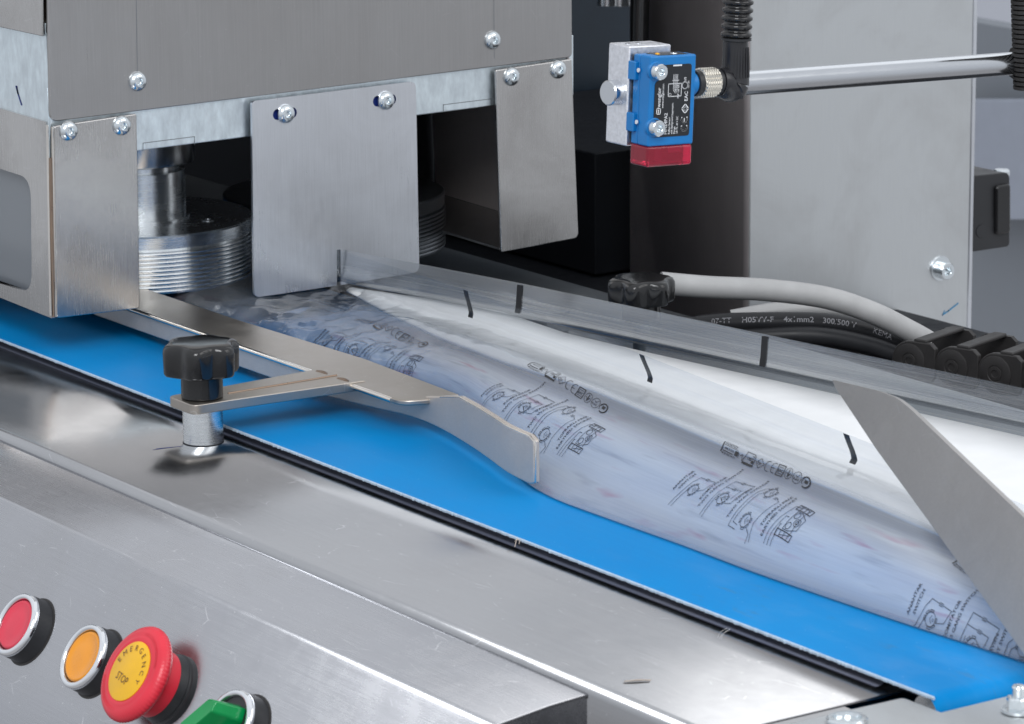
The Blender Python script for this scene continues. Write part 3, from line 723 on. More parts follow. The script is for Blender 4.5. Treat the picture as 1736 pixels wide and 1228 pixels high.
# centre plate with slotted holes and a slit for the film fin
def centre_plate():
    x = XF+2.6
    out = [(427, 172), (431, 505), (571.2, 484.5), (571.2, 424), (577.5, 423), (577.5, 483.5), (711, 461), (705, 138)]
    o3 = rounded(front(out, x), [2.5, 4, 0.3, 0.5, 0.5, 0.3, 4, 4], 5)
    holes = []
    for (cx, cy) in ((483, 193), (652, 170.5)):
        c = P(cx, cy, X=x); hh = []
        for k in range(24):
            t = 2*math.pi*k/24; dy = 4.6 if math.cos(t) > 0 else -4.6
            hh.append((x, c[1]+dy+3.1*math.cos(t), c[2]+3.1*math.sin(t)+(dy*0.0)))
        holes.append(hh)
    bm = bmesh.new(); loops = [o3]+holes; ed = []; cnt = []
    for lp in loops:
        vv = [bm.verts.new(tuple(p)) for p in lp]; cnt.append(len(vv))
        ed += [bm.edges.new((vv[i], vv[(i+1) % len(vv)])) for i in range(len(vv))]
    bmesh.ops.triangle_fill(bm, use_beauty=True, use_dissolve=False, edges=ed)
    bm.verts.ensure_lookup_table(); bm.verts.index_update()
    A = [np.array(v.co) for v in bm.verts]; F = [tuple(v.index for v in f.verts) for f in bm.faces]; bm.free()
    n = len(A); fs = list(F)+[tuple(i+n for i in f[::-1]) for f in F]; s = 0
    for c in cnt:
        fs += [(s+i, s+(i+1) % c, s+(i+1) % c+n, s+i+n) for i in range(c)]; s += c
    pl = mesh('centre_plate', A+[a+np.array([-1.8, 0, 0]) for a in A], fs, M['plate'], hs, bevel=0.4)
    for q in ((484.5, 193), (654, 170.5)): bolt('bolt', P(*q, X=x+0.2), (1, 0, 0), pl)
    for q in ((483, 193), (652, 170.5)):
        c = P(*q, X=x-2.0)
        box('slot_backing', (x-2.6, c[1]-9, c[2]-5), (x-2.0, c[1]+9, c[2]+5), M['marker'], pl)
centre_plate()
# right guard: box open on the left
xg = XF+2.2
rp = prism('right_guard_plate', rounded(front([(840.5, 119), (850, 428), (981, 404), (969.5, 100)], xg), [1, 1.5, 3.5, 1]), (-2.0, 0, 0), M['guard'], hs, bevel=0.6)
for q in ((867, 130), (946, 118)): bolt('bolt', P(*q, X=xg+0.1), (1, 0, 0), rp)
bl = P(850, 427, X=xg); brr = P(981, 403, X=xg)
bk = np.array([-150, 0, 0])
prism('right_guard_floor', [bl+np.array([-2.1, 0.3, .2]), brr+np.array([-2.1, -1, .2]), brr+bk+np.array([0, -1, 3]), bl+bk+np.array([0, 0.3, 3])], (0, 0, 1.8), M['cover'], hs, bevel=0.4)
tr_ = P(969.5, 100, X=xg)
prism('right_guard_side', [brr+np.array([-2.1, -1.0, 2]), tr_+np.array([-2.1, -1.0, 0]), tr_+bk+np.array([0, -1, 0]), brr+bk+np.array([0, -1.0, 5])], (0, 1.6, 0), M['column_dark'], hs)
box('inner_baffle', (XF-152, 262, 25), (XF-150, 348, 115), M['void'], hs)
# housing shell so that nothing is open behind
box('inner_roof', (-960, Y0+4, 118), (XF-12, 345, 119.5), M['void'], hs)
box('right_side_panel', (-960, 344, 119), (XF-2.2, 345.6, 760), M['cover'], hs)
# ================================================================== SEALING WHEELS
def wheel(yc, x0, label, dark):
    z0, z1 = 14.0, 47.0; R = 66.0; mw = M['wheel_dark'] if dark else M['turned']
    t = thing('ribbed_roller', label, 'roller', (x0, yc, z0), group='ribbed sealing rollers')
    prof = [(R-3, z0-z0), (R-0.4, 0.3)]
    z = 1.0
    while z < z1-z0-8.5:
        prof += [(R-0.2, z), (R, z+0.5), (R-0.2, z+1.35), (R-1.5, z+1.5), (R-1.5, z+1.9), (R-0.2, z+2.05)]; z += 2.35
    prof += [(R-1.0, z+0.2), (R-0.8, z+0.6), (R-0.5, z+1), (R-0.2, z1-z0-1.0), (R-1.0, z1-z0), (R-12, z1-z0+0.01), (0.001, z1-z0+0.02)]
    lathe('ribbed_rim', prof, (x0, yc, z0), (0, 0, 1), mw, t, seg=128, auto=30)
    lathe('wheel_hub', [(34, 0), (34, 3.5), (33, 4.2), (0.001, 4.3)] if dark else [(29.5, 0), (29.5, 1.2), (28, 1.3)], (x0, yc, z1), (0, 0, 1), mw, t, seg=96)
    lathe('shaft', [(27.6, 0), (27.6, 26.5), (24, 26.8), (24, 31)], (x0, yc, z1+1.3), (0, 0, 1), mw, t, seg=96)
    lathe('bearing_collar', [(24, 29.8), (28, 30.2), (33, 31.2), (33.6, 32.4), (33.6, 56), (33.2, 60)], (x0, yc, z1+1.3), (0, 0, 1), M['guard'] if not dark else mw, t, seg=96)
    for k in range(4):
        an = math.radians(35+90*k)
        lathe('socket_screw', [(3.6, 0), (3.6, 0.6), (3, 0.7), (2, 0.7), (1.8, 0.2), (0.001, 0.1)], (x0+44*math.cos(an), yc+44*math.sin(an), z1-0.1), (0, 0, 1), M['wheel_dark'], t, seg=18)
    return t
wheel(117, -553, 'bright ribbed metal wheel on a thick shaft between the left guard and centre plate', False)
wheel(249, -553, 'dark ribbed metal wheel seen to the right of the centre plate', True)
# ================================================================== GUIDE BAR
ZB, ZT = 5.0, 17.5
gd = thing('guide_bar', 'long steel guide bar with bent tip lying along the blue belt beside the film', 'guide bar', (-350, 80, 0))
fpt = [(20, 447), (236, 522), (500, 620), (680, 680)]
fl = [P(*q, Z=ZT) for q in fpt]; yb0 = fl[-1][1]
poly = [np.array((-700, 62, ZT)), np.array((fl[-1][0], 63.5, ZT))]
poly[1] = P(680, 680, Z=ZT); poly[0] = np.array((-700, poly[1][1], ZT))
poly += [P(725, 677.5, Z=ZT), P(779, 669, Z=ZT)]
bk0 = P(400, 541, Z=ZT)
poly += [P(621, 609, Z=ZT), P(400, 541, Z=ZT), np.array((-700, bk0[1], ZT))]
prism('top_flange', rounded(poly, [0, 10, 8, 1, 0, 0, 0]), (0, 0, -2.8), M['guide'], gd, bevel=1.1, seg=3)
bpx = [(157, 535), (444, 636), (528, 665), (610, 686), (697, 707), (746, 727), (794, 755), (829, 779), (862, 803), (905, 825)]
plan = [P(*q, Z=ZB)[:2] for q in bpx]
yA = plan[1][1]
plan[0] = np.array([-700, yA]);
plan = [plan[0], np.array([plan[1][0], yA])]+plan[2:]
pc = catmull([np.array([a[0], a[1], 0]) for a in plan[1:]], 6); pc = [np.array([-700, yA, 0])]+pc
def ztop(x):
    # plate stays under the flange, then rises into the blade
    xs = [-700, P(690, 690, Z=ZB)[0], P(781, 745, Z=ZB)[0], plan[-1][0]]
    return float(np.interp(x, [-700, plan[4][0]-2, P(781, 745, Z=ZB)[0], plan[-1][0]], [ZT-2.9, ZT-2.9, 26.0, 28.0]))
def blade_plate():
    th = 3.2; vs = []; fs = []; n = len(pc)
    for i, p in enumerate(pc):
        t = pc[min(i+1, n-1)]-pc[max(i-1, 0)]; t /= np.linalg.norm(t); nn = np.array([-t[1], t[0], 0])
        if nn[1] < 0: nn = -nn
        zt = ztop(p[0]); zb = ZB
        if i == n-1: zb += 1.6; zt -= 1.6
        for q in (p+[0, 0, zb], p+nn*th+[0, 0, zb], p+nn*th+[0, 0, zt], p+[0, 0, zt]): vs.append(np.array(q))
    for i in range(n-1):
        for k in range(4): fs.append((i*4+k, i*4+(k+1) % 4, (i+1)*4+(k+1) % 4, (i+1)*4+k))
    fs += [(3, 2, 1, 0), tuple((n-1)*4+k for k in range(4))]
    return mesh('guide_blade', vs, fs, M['blade'], gd, bevel=0.7, seg=2, auto=40)
blade_plate()
_be = [np.array([p[0], p[1]+0.6, ztop(p[0])-0.35]) for p in pc if p[0] > plan[5][0]-2]
_be[-1][2] -= 1.6
tube('polished_rim', _be+[_be[-1]+np.array([0.5, 0.1, -2.0]), np.array([_be[-1][0]+0.5, _be[-1][1], 7.0])], 0.62, M['guide_edge'], gd, seg=8, n=0)
_b2 = [np.array([p[0], p[1]+2.9, ztop(p[0])-0.3]) for p in pc if p[0] > plan[5][0]-2]
_b2[-1][2] -= 1.6
tube('polished_rim', _b2, 0.5, M['guide_edge'], gd, seg=8, n=0)
# worn bright bead along the rolled front edge, arm, post, knob
pts = [np.array((-700, poly[0][1]+0.4, ZT-1.3)), P(400, 580, Z=ZT-1.2)]
yf = poly[1][1]
tube('rolled_edge', [np.array((-700, yf+0.5, ZT-1.5)), np.array((poly[1][0]-9, yf+0.5, ZT-1.5))], 1.45, M['guide_edge'], gd, seg=12, n=3)
pb = P(345, 749.5, Z=TZ+0.6)
az0, az1 = 13.2, 18.2
armp = [P(297, 672, Z=az1), P(520, 629, Z=az1), P(580, 650, Z=az1), P(352, 690, Z=az1)]
far = P(525, 627, Z=az1); far2 = P(582, 651, Z=az1)
a_l0 = pb+np.array([-13, -11, 0]); a_l1 = pb+np.array([13, -11, 0])
xa, xb = far[0], far2[0]
armp = [np.array((xa-0, yf+8, az1)), np.array((xb+0, yf+8, az1)), np.array((pb[0]+13, pb[1]+8, az1)), np.array((pb[0]+13, pb[1]-12.5, az1)), np.array((pb[0]-13, pb[1]-12.5, az1)), np.array((pb[0]-13, pb[1]+6, az1))]
armp = [np.array(p) for p in armp]
prism('clamp_arm', rounded(armp, [0, 0, 0, 5, 5, 0]), (0, 0, az0-az1), M['guide'], gd, bevel=0.5)
tube('arm_rib', [np.array(((xa+xb)/2+1, yf+2, az1+0.2)), np.array((pb[0]+1, pb[1]+14, az1+0.1))], 0.5, M['weld'], gd, seg=8, n=2)
for dx in (0, 20):
    tube('weld_seam', [np.array((xb-2-dx, yf-0.6, az1-1.5)), np.array((xb-7-dx, yf+0.2, az1-.6)), np.array((xb-12-dx, yf-0.6, az1-1))], 1.5, M['weld'], gd, seg=8, n=4)
lathe('clamp_post', [(9.9, 0), (9.9, az0-pb[2]-0.02)], pb, (0, 0, 1), M['turned'], gd, seg=64)
lathe('contact_shade_ring', [(10.15, 0.0), (10.15, 0.5), (9.9, 0.6)], pb, (0, 0, 1), M['void'], gd, seg=64)  # dark ring added as the contact shade round the post foot
def star_knob(base, t, R=19.5, lobes=6, ph=0.0, hub=10.3, hubh=11.5, hh=16.5, name='clamp_knob'):
    base = np.array(base, float)
    def rad(a, r, h):
        if r < 12: return 1.0
        c = math.cos(lobes*(a+ph)); k = (r-12)/(R-12)
        return 1-0.19*k*(0.5-0.5*c)**1.15
    z = hubh
    prof = [(hub-1, z), (R*0.80, z+0.1), (R*0.95, z+0.8), (R*0.985, z+2), (R, z+hh-4.5), (R*0.985, z+hh-2.6), (R*0.93, z+hh-1.1), (R*0.84, z+hh-0.2), (R*0.72, z+hh+0.1), (R*0.55, z+hh+0.3), (R*0.3, z+hh+0.4), (0.001, z+hh+0.45)]
    kn = lathe(name, prof, base, (0, 0, 1), M['black'], t, seg=144, rad=rad, auto=75)
    lathe('knob_hub', [(hub-0.6, 0), (hub, 0.6), (hub, hubh+1)], base, (0, 0, 1), M['black'], kn, seg=48)
star_knob([pb[0], pb[1], az1+0.05], gd, ph=math.radians(10))
kt = thing('star_knob', 'black star knob on a thin post behind the clear film beside the gray cable', 'star knob', (-264, 262, -20))
star_knob([-264, 262, 17.0], kt, R=18.5, ph=math.radians(22), hh=14, hubh=10, name='knob_head')
lathe('threaded_post', [(4.5, 0), (4.5, 37.4)], (-264, 262, -20), (0, 0, 1), M['wheel_dark'], kt, seg=32)
# ================================================================== FILM
def lerp(xs, ys): return lambda x: float(np.interp(x, xs, ys))
XS = (-760, -443, -303, -120, 62, 200, 330)
def smooth_i(xs, ys):
    f = lerp(xs, ys)
    return lambda x: (f(x-24)+f(x-12)+f(x)+f(x+12)+f(x+24))/5
yF = smooth_i(XS, (183, 183, 173.5, 156, 134, 116, 99)); zF = smooth_i(XS, (37, 37, 39.5, 40, 40, 40, 40))
yN = smooth_i((-760, -443, -300, -190, -110, -58, 72, 188, 264, 330), (103.5, 103.5, 103, 102, 70, 48, 48.5, 51, 57, 60))
yBk = smooth_i((-760, -443, -387, -308, -130, 34, 200, 330), (183.6, 183.8, 200, 214, 240, 265, 288, 305)); zBk = smooth_i((-760, -443, -387, -308, 330), (37, 37, 36, 36.5, 37))
yD = smooth_i((-760, -443, -270, 0, 330), (262, 262, 258, 306, 350))
opn = smooth_i((-760, -443, -300, -120, 60, 330), (0, 0.02, 0.45, 0.75, 0.95, 1.0))   # how far the fin has opened
KEYS = [(-760, ((103.5, 1), (104, 6), (106, 11), (112, 14), (120, 15), (130, 15.5), (142, 15), (155, 14.5), (168, 14), (183, 20), (183, 37))),
        (-443, ((103.5, 1), (104, 6), (106, 11), (112, 14), (120, 15), (130, 16), (142, 16), (155, 15.5), (168, 15), (183, 20), (183, 37))),
        (-303, ((103, 1), (104, 9), (107, 15), (113, 18.5), (120, 20), (128, 22), (136, 25), (146, 25.5), (160, 22), (177.2, 22), (174.5, 39))),
        (-210, ((100, 1), (101, 11), (104, 18), (109, 22), (115, 23.5), (120, 26), (125, 30), (132, 31), (147, 26.5), (169, 23.3), (165, 39.6))),
        (-150, ((82, 1), (83, 12), (86, 19), (92, 23), (100, 24.5), (107, 26.5), (112, 30), (118, 33), (135, 29.5), (163.5, 23.5), (159, 39.8))),
        (-90, ((60, 1), (74, 7), (82, 14.5), (88, 20.5), (96, 23.5), (104, 25.2), (108.5, 29), (113, 33), (129, 30), (156, 24), (151.5, 40))),
        (-50, ((48, 1), (66, 6), (76, 13.5), (83, 19), (91, 22.5), (99.5, 24.8), (104, 29), (108.5, 33), (124, 30.5), (151, 24.2), (147, 40))),
        (25, ((48.5, 1), (61, 6.5), (69, 13), (76, 18), (84, 21.5), (92, 24.5), (95.8, 29), (100, 33.5), (114, 31.5), (141.5, 24.5), (138, 40))),
        (62, ((49, 1), (57, 8), (62, 14.5), (68.5, 20), (76, 23.5), (85.5, 26.8), (89.8, 31.5), (94, 35.5), (109, 33), (137.5, 25), (133.8, 40))),
        (105, ((47.5, 1), (52.5, 8.5), (55.5, 16), (61, 22.5), (67, 26), (74.5, 29), (78, 33.5), (82, 37), (99, 34.5), (132, 25.5), (128, 40))),
        (200, ((51, 1), (54.5, 8), (58, 14), (64, 19), (71, 22), (78, 24), (81, 27.5), (85, 30), (96, 28), (120, 24), (115.5, 40))),
        (330, ((60, 1), (62, 5), (65, 9), (69, 12), (74, 14), (79, 15.5), (82, 18), (85, 19.5), (92, 19), (104, 20), (99.5, 40)))]
KX_ = np.array([k for k, _ in KEYS], float); KP_ = np.array([p for _, p in KEYS], float)
def prof_at(x):
    out = np.zeros((11, 2))
    for dx in (-20, -10, 0, 10, 20):
        q = min(max(x+dx, -760), 330)
        for i in range(11):
            out[i, 0] += np.interp(q, KX_, KP_[:, i, 0]); out[i, 1] += np.interp(q, KX_, KP_[:, i, 1])
    return out/5
_pc = {}
def spline(pts, t):
    n = len(pts)-1; u = min(max(t, 0), 1)*n; i = min(int(u), n-1); f = u-i
    p1, p2 = pts[i], pts[i+1]; p0 = pts[i-1] if i > 0 else 2*p1-p2; p3 = pts[i+2] if i+2 <= n else 2*p2-p1
    return 0.5*((2*p1)+(-p0+p2)*f+(2*p0-5*p1+4*p2-p3)*f*f+(-p0+3*p1-3*p2+p3)*f**3)
def wrinkle(x, t):
    m = min(1.0, t*5)*min(1.0, (1-t)*5)
    a = 3.4*math.exp(-((x+405)/40)**2)+1.5*math.exp(-((x+330)/80)**2)+0.26
    n = noise.noise(Vector((x*0.05, t*6.0, 3.1)))+0.6*noise.noise(Vector((x*0.12, t*11.0, 9.1)))
    rid = -abs(noise.noise(Vector((x*0.035+t*5, t*5-x*0.02, 5.5))))*2.0
    fine = -abs(noise.noise(Vector((x*0.09-t*3, t*9+x*0.03, 1.7))))*2.2*math.exp(-((x+395)/45)**2)
    return a*m*(n+rid*0.8)+fine*m*1.6
def S(x, t):
    """near side of the tube: t=0 fold on the belt, t=1 free edge"""
    k = round(x*4)/4
    if k not in _pc: _pc[k] = prof_at(k)
    p = spline(_pc[k], t); w = wrinkle(x, t)
    return np.array([x, p[0]-w*0.4, max(p[1]+w*0.8, 0.8)])
def SB(x, t):
    yb, zb, yd = yBk(x), zBk(x), yD(x)
    pts = np.array([(yd, 1), (yd+1, 8), (yb+(yd-yb)*0.7, 15), (yb+(yd-yb)*0.25, 16), (yb-0.8, 18), (yb-0.8, 26), (yb, zb)], float)
    p = spline(pts, t); w = wrinkle(x+300, t)*0.35
    return np.array([x, p[0]+w*0.5, max(p[1], 0.8)])
def yN(x): return prof_at(x)[0, 0]
def surf(fn, xs, nt, name, mat, parent, u0=-760, **k):
    vs = []; fs = []; uv = []
    for x in xs:
        for j in range(nt+1):
            t = j/nt; vs.append(fn(x, t)); uv.append(((x-u0)/1000.0, t))
    m_ = nt+1
    for i in range(len(xs)-1):
        for j in range(nt): fs.append((i*m_+j, (i+1)*m_+j, (i+1)*m_+j+1, i*m_+j+1))
    return mesh(name, vs, fs, mat, parent, smooth=True, uvs=uv, auto=0, **k)
film = thing('printed_film', 'clear plastic packaging film folded into an open tube with black printed diagrams on it', 'packaging film', (-50, 180, 0.5))
XV = [-760+i*6.0 for i in range(0, 49)]+[-470+i*2.2 for i in range(0, 110)]+[-226+i*5.0 for i in range(0, 111)]
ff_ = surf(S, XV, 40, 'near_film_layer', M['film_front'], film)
fb_ = surf(SB, XV, 16, 'far_film_layer', M['film_back'], film)
surf(lambda x, t: np.array([x, yN(x)+(yD(x)-yN(x))*t, 0.55]), XV[::3], 6, 'bottom_film_layer', M['film_bottom'], film)
# arc-length table so that print is not distorted
_cache = {}
def tab(x):
    k = round(x*2)/2
    if k not in _cache:
        ts = np.linspace(0, 1, 41); p = np.array([S(k, t) for t in ts]); d = np.r_[0, np.cumsum(np.linalg.norm(np.diff(p, axis=0), axis=1))]
        _cache[k] = (ts, d)
    return _cache[k]
def SE(x, e, off=0.35):
    """point at distance e (mm) from the free edge"""
    ts, d = tab(x); t = float(np.interp(d[-1]-e, d, ts))
    p = S(x, t); a = S(x, min(1, t+0.01))-S(x, max(0, t-0.01)); b = S(x+1, t)-S(x-1, t); n = np.cross(b, a); n /= np.linalg.norm(n)
    if n[2] < 0 and abs(n[2]) > 0.05: n = -n
    if abs(n[2]) <= 0.05 and n[1] > 0: n = -n
    return p+n*off
_grid = []
for _x in np.arange(-260, 200, 3.0):
    ts, d = tab(_x)
    for _t in np.linspace(0, 1, 81):
        p = S(_x, _t); q = Q(p); _grid.append((q[0], q[1], _x, d[-1]-float(np.interp(_t, ts, d)), (p-EYE)@FWD))
_grid = np.array(_grid)
def inv(px, py, x=0.0):
    """first film point met by the line of sight: (x, distance from the free edge)"""
    dd = np.hypot(_grid[:, 0]-px, _grid[:, 1]-py); m = dd < dd.min()+3.5
    g = _grid[m]; dm = dd[m]; k = g[:, 4] < g[:, 4].min()+9; g = g[k]; w = 1/(dm[k]+0.5)**2
    return float((g[:, 2]*w).sum()/w.sum()), float((g[:, 3]*w).sum()/w.sum())
_KP = (('anahtar0', (1147, 828), 60), ('anahtar1', (1205, 798), 60), ('socket0', (1308, 918), 100), ('socket1', (1352, 862), 100), ('sock_end', (1378, 880), 140), ('ucret', (1231, 748), 40), ('ucret_b', (1231, 770), 40), ('recyc', (1372, 822), 90), ('vav0', (1253, 895), 80), ('vav1', (1298, 833), 80), ('g0', (903, 628), -120), ('g1', (1030, 690), -100))
PRINT_INFO = {k: inv(*v) for k, v, x0 in _KP}
print('PRINT', {k: (round(a, 1), round(b, 1)) for k, (a, b) in PRINT_INFO.items()})
# registration marks at both edges
for i in range(-1, 3):
    xm = 62-182*(1-i) if i < 1 else 62+182*(i-1)
for xm in (-302, -120, 62, 244):
    a = Art(); a.rect(-2.5, 0.6, 2.5, 16.0)
    a.build('registration_mark', lambda u, v, xm=xm: SE(xm+u, v, 0.3), M['ink'], film)
for xm in (-308, -130, 50, 230):
    vs = []; fs = []
    for j in range(7):
        for sx in (-2.0, 2.0):
            p = SB(xm+sx, 1-0.015-j*0.043); vs.append(p+np.array([0.3, -0.4, 0]))
    for j in range(6): fs.append((2*j, 2*j+1, 2*j+3, 2*j+2))
    mesh('registration_mark', vs, fs, M['ink'], film)
# artwork of one repeat. (a = across the web from the fold towards the edge, b = against travel)
def cloud_symbol(A, ca, cb, s=1.0, w=0.42):
    for k in range(8):
        an = math.radians(k*45+12); c, n = math.cos(an), math.sin(an); r = 4.1*s
        if k % 4 == 3: continue
        ux, uy = -n, c; L = 1.25*s; h = 1.0*s
        q = [(ca+r*c-ux*L, cb+r*n-uy*L), (ca+r*c+ux*L, cb+r*n+uy*L), (ca+(r+h)*c+ux*L, cb+(r+h)*n+uy*L), (ca+(r+h)*c-ux*L, cb+(r+h)*n-uy*L)]
        A.line(q, w, closed=True)
    A.circle(ca, cb, 3.9*s, w*0.9, n=16)
    A.line([(ca-1.8*s, cb-1.4*s), (ca+0.2*s, cb+0.6*s), (ca+2.2*s, cb-0.2*s)], w)
    A.circle(ca+0.3*s, cb-2.0*s, 0.7*s, w*0.7, n=8)
def lamp_symbol(A, a, b, w=0.4, d=0):
    for k in (-0.8, 0, 0.8): A.line([(a+k, b-1.5), (a+k, b+1.5)], w)
def diagrams(X0, name='circuit_print'):
    """X0: along-belt position of the first heading; print runs to +X"""
    A = Art(); e0 = PE0; A.wk = 0.85
    # frame: a across towards edge, b along -X
    def T(t, a, b, sz): A.text(t, a, b, sz, bold=True, sx=1.25)
    # one gang switch
    T('ANAHTAR', 27, 0, 3.1); T('SWITCH', 29, -4.4, 3.1)
    A.line([(17, -5.5), (25, -7.5), (37, -9.5), (42, -12), (42, -19)], 0.45); A.line([(17, -9), (25, -10.6), (31, -12)], 0.45)
    cloud_symbol(A, 32, -16.5); lamp_symbol(A, 42, -20); A.line([(42, -22), (42, -29), (34, -27), (32, -22)], 0.45)
    # two gang
    A.sa = 5
    T('KOMITATOR', 22, -32, 3.1); T('TWO GANG SWITCH', 17, -36.6, 3.1)
    A.line([(13, -42), (30, -42.5), (43, -44), (43, -52)], 0.45); A.line([(12, -45), (30, -45)], 0.45); A.line([(36, -43.5), (36, -52)], 0.45)
    cloud_symbol(A, 27, -52, 1.1); A.line([(24, -56), (27, -50), (30, -56)], 0.4)
    lamp_symbol(A, 43, -53.5); lamp_symbol(A, 36, -53.5)
    A.line([(43, -55), (43, -66), (25, -64), (24, -58)], 0.45); A.line([(36, -55), (36, -61), (28, -60)], 0.45)
    # two way
    A.sa = 8.5
    T('VAVIEN', 24, -67, 3.1); T('TWO WAY SWITCH', 12, -71.5, 3.1)
    A.line([(7, -84), (8, -76), (36, -75.5), (41, -79), (41, -83)], 0.45); A.line([(10, -84), (11, -79), (34, -79), (37, -82)], 0.45)
    cloud_symbol(A, 14, -90, 1.1); cloud_symbol(A, 38, -87, 1.1); lamp_symbol(A, 35, -97)
    A.line([(35, -99), (33, -103), (14, -99), (3, -102)], 0.45); A.line([(10, -95), (7, -99), (1.5, -99)], 0.45)
    # earthed socket
    A.sa = 11
    T('TOPRAKLI PRIZ', 12, -108, 3.1); T('EARTHED SOCKET', 7, -112.5, 3.1)
    for k, (aa, bb) in enumerate(((33, -126), (24, -124), (18, -123))):
        A.line([(4, -116-k*3.2), (12, -116-k*3.2), (aa-6, -118.5-k*2.0), (aa, -120-k), (aa, bb)], 0.45)
    A.line([(12, -126), (14, -135), (34, -133), (34, -124)], 0.45)
    for aa in (13, 33):
        A.line([(aa-2, -122), (aa+2, -122), (aa+2, -137), (aa-2, -137)], 0.7, closed=True)
        for k in range(3): A.line([(aa-2, -126-4*k), (aa+2, -126-4*k)], 0.5)
    A.circle(19, -129, 2.2, 0.5); A.circle(27, -129, 2.2, 0.5); A.circle(23, -134, 2.6, 0.5); A.circle(23, -134, 1.2, 0.5)
    A.line([(16, -126), (30, -126), (30, -131), (27, -138), (19, -138), (16, -131)], 0.5, closed=True)
    return A
PE0 = 0
def place_print(X0, xmax=330):
    A = diagrams(X0)
    EB = 95.0
    # mapping fitted to the photograph: b runs along -X, a runs from deep (near fold) to the edge
    v = [q for q in A.v]
    def fn(a, b):
        x = X0-b*KX; e = EA-(a-17)*KA
        return SE(x, e, 0.35)
    A.build('circuit_print', fn, M['film_ink'], film)
x1, e1 = PRINT_INFO['anahtar0']; x2, e2 = PRINT_INFO['socket0']; x3, e3 = PRINT_INFO['anahtar1']
KX = (x2-x1)/112.0*0.91; KA = (e1-e3)/18.5*0.86; EA = e1+10*KA+1.5
print('DIAG', KX, KA, e1, e3)
for X0 in (x1-182*2, x1-182, x1, x1+182):
    place_print(X0)
def symbols(X0, e0):
    A = Art(); A.wk = 0.7                       # a along +X, b towards the edge
    A.rect(0, -5.0, 1.0, 5.0); A.text('ÜCRETSİZ', 2, 3.4, 3.0, bold=True, sx=1.0)
    A.line([(1.5, 2.6), (17, 2.6), (19, 0), (19, -4)], 0.5); A.text('444 0 312', 3, -0.9, 2.9, bold=True, sx=0.85); A.rect(2, -3.4, 13, -2.6); A.text('MÜŞTERİ HATTI', 2, -6.0, 2.4, bold=True, sx=0.85)
    A.rect(14.5, -3, 18, 1.6)
    A.line([(21, -0.5), (22.6, 1.2), (24.6, -4.6), (27.4, 5.5), (36, 5.5), (37.5, 3.8), (37.5, -5)], 0.8); A.rect(25.2, -6.6, 37.6, -4.4)
    A.text('100', 28, -1.2, 4.2, bold=True, sx=0.9); A.rect(34, -3.2, 36.6, -0.6); A.line([(34, 3.6), (36.5, 3.6), (34, 1), (36.5, 1)], 0.7)
    A.line([(39.5, 0), (44, 4.8), (48.5, 0), (44, -4.8)], 0.7, closed=True); A.text('TSE', 41.2, -1.3, 3.1, bold=True, sx=0.8)
    A.circle(54, 0, 3.8, 0.75, ry=4.8, a0=70, a1=290); A.circle(61, 0, 3.8, 0.75, ry=4.8, a0=70, a1=290); A.line([(57.5, 0), (60.4, 0)], 0.75)
    A.line([(64.5, -5), (64.5, 5), (72, 5), (72, -5)], 1.2, closed=True); A.text('EAC', 65.3, -1.6, 4.2, bold=True, sx=0.75); A.line([(66, 3), (70.6, 3)], .7); A.line([(66, -3), (70.6, -3)], .7)
    A.circle(78, 0, 3.9, 0.6, ry=5.2); A.line([(78, -3.4), (78, 3.4)], 1.3); A.line([(75.8, 0.5), (78, -2.2), (80.2, 0.5)], 1.0)
    A.circle(88, 0, 4.6, 0.6, ry=5.4); A.text('RoHS', 84.5, -2.6, 3.0, bold=True, sx=0.85); A.line([(86.4, 1.8), (87.8, 0.6), (90, 3.6)], 0.7)
    A.circle(98, 0, 4.2, 1.7, ry=4.8, a0=-110, a1=150); A.circle(98, 0, 4.2, .8, ry=4.8, a0=150, a1=215); A.rect(96.4, -1, 99.6, 2.2)
    k = SXK
    A.build('approval_marks_print', lambda a, b: SE(X0+a*k, e0-b*SEK+a*SKE, 0.35), M['ink'], film)
xu, eu = PRINT_INFO['ucret']; xu2, eu2 = PRINT_INFO['ucret_b']; xr, er_ = PRINT_INFO['recyc']
SXK = (xr-xu)/102.0; SKE = (er_-(eu+eu2)/2)/102.0; SEK = (eu2-eu)/9.5*0.8
print('SYM', xu, eu, eu2, xr, er_, SXK, SEK)
for X0 in (xu-182*2, xu-182, xu, xu+182): symbols(X0, (eu+eu2)/2)
# white sheet added inside the tube, in place of the film's bright reflection
wpx = [(577, 486.5), (720, 507), (850, 530), (960, 567), (1100, 600), (1280, 640), (1340, 653), (1560, 703), (1760, 748)]
wp = [P(*q, Z=16) for q in wpx]
near = []
for p in wp[::-1]:
    pass
edge = [(p[0], p[1]) for p in wp]
def yW(x): return float(np.interp(x, [a for a, _ in edge], [b for _, b in edge]))
vs = []; uvs = []; xs_ = np.linspace(edge[0][0]+6, 400, 60)
poly_t = []
_np = [P(*q, Z=15) for q in ((590, 495), (660, 532), (745, 572), (849, 612), (1000, 660), (1088, 696), (1232, 758), (1435, 838), (1600, 910))]
_nx = [-700]+[p[0] for p in _np]+[400]; _ny = [183]+[p[1] for p in _np]+[_np[-1][1]-25]
def ynear(x): return min(float(np.interp(x, _nx, _ny)), yW(x)-1.5)
vs = []; fs = []
xs_ = np.linspace(-432, 400, 90)
for x in xs_:
    a, b = yW(x), ynear(x)
    for u, z in ((0, 16), (0.3, 16.3), (0.6, 16.2), (0.8, 15.9), (0.9, 15.6), (0.96, 15.2), (1.0, 14.8)): vs.append((x, a+(b-a)*u, z))
for i in range(len(xs_)-1):
    for j in range(6): fs.append((i*7+j, i*7+j+1, (i+1)*7+j+1, (i+1)*7+j))
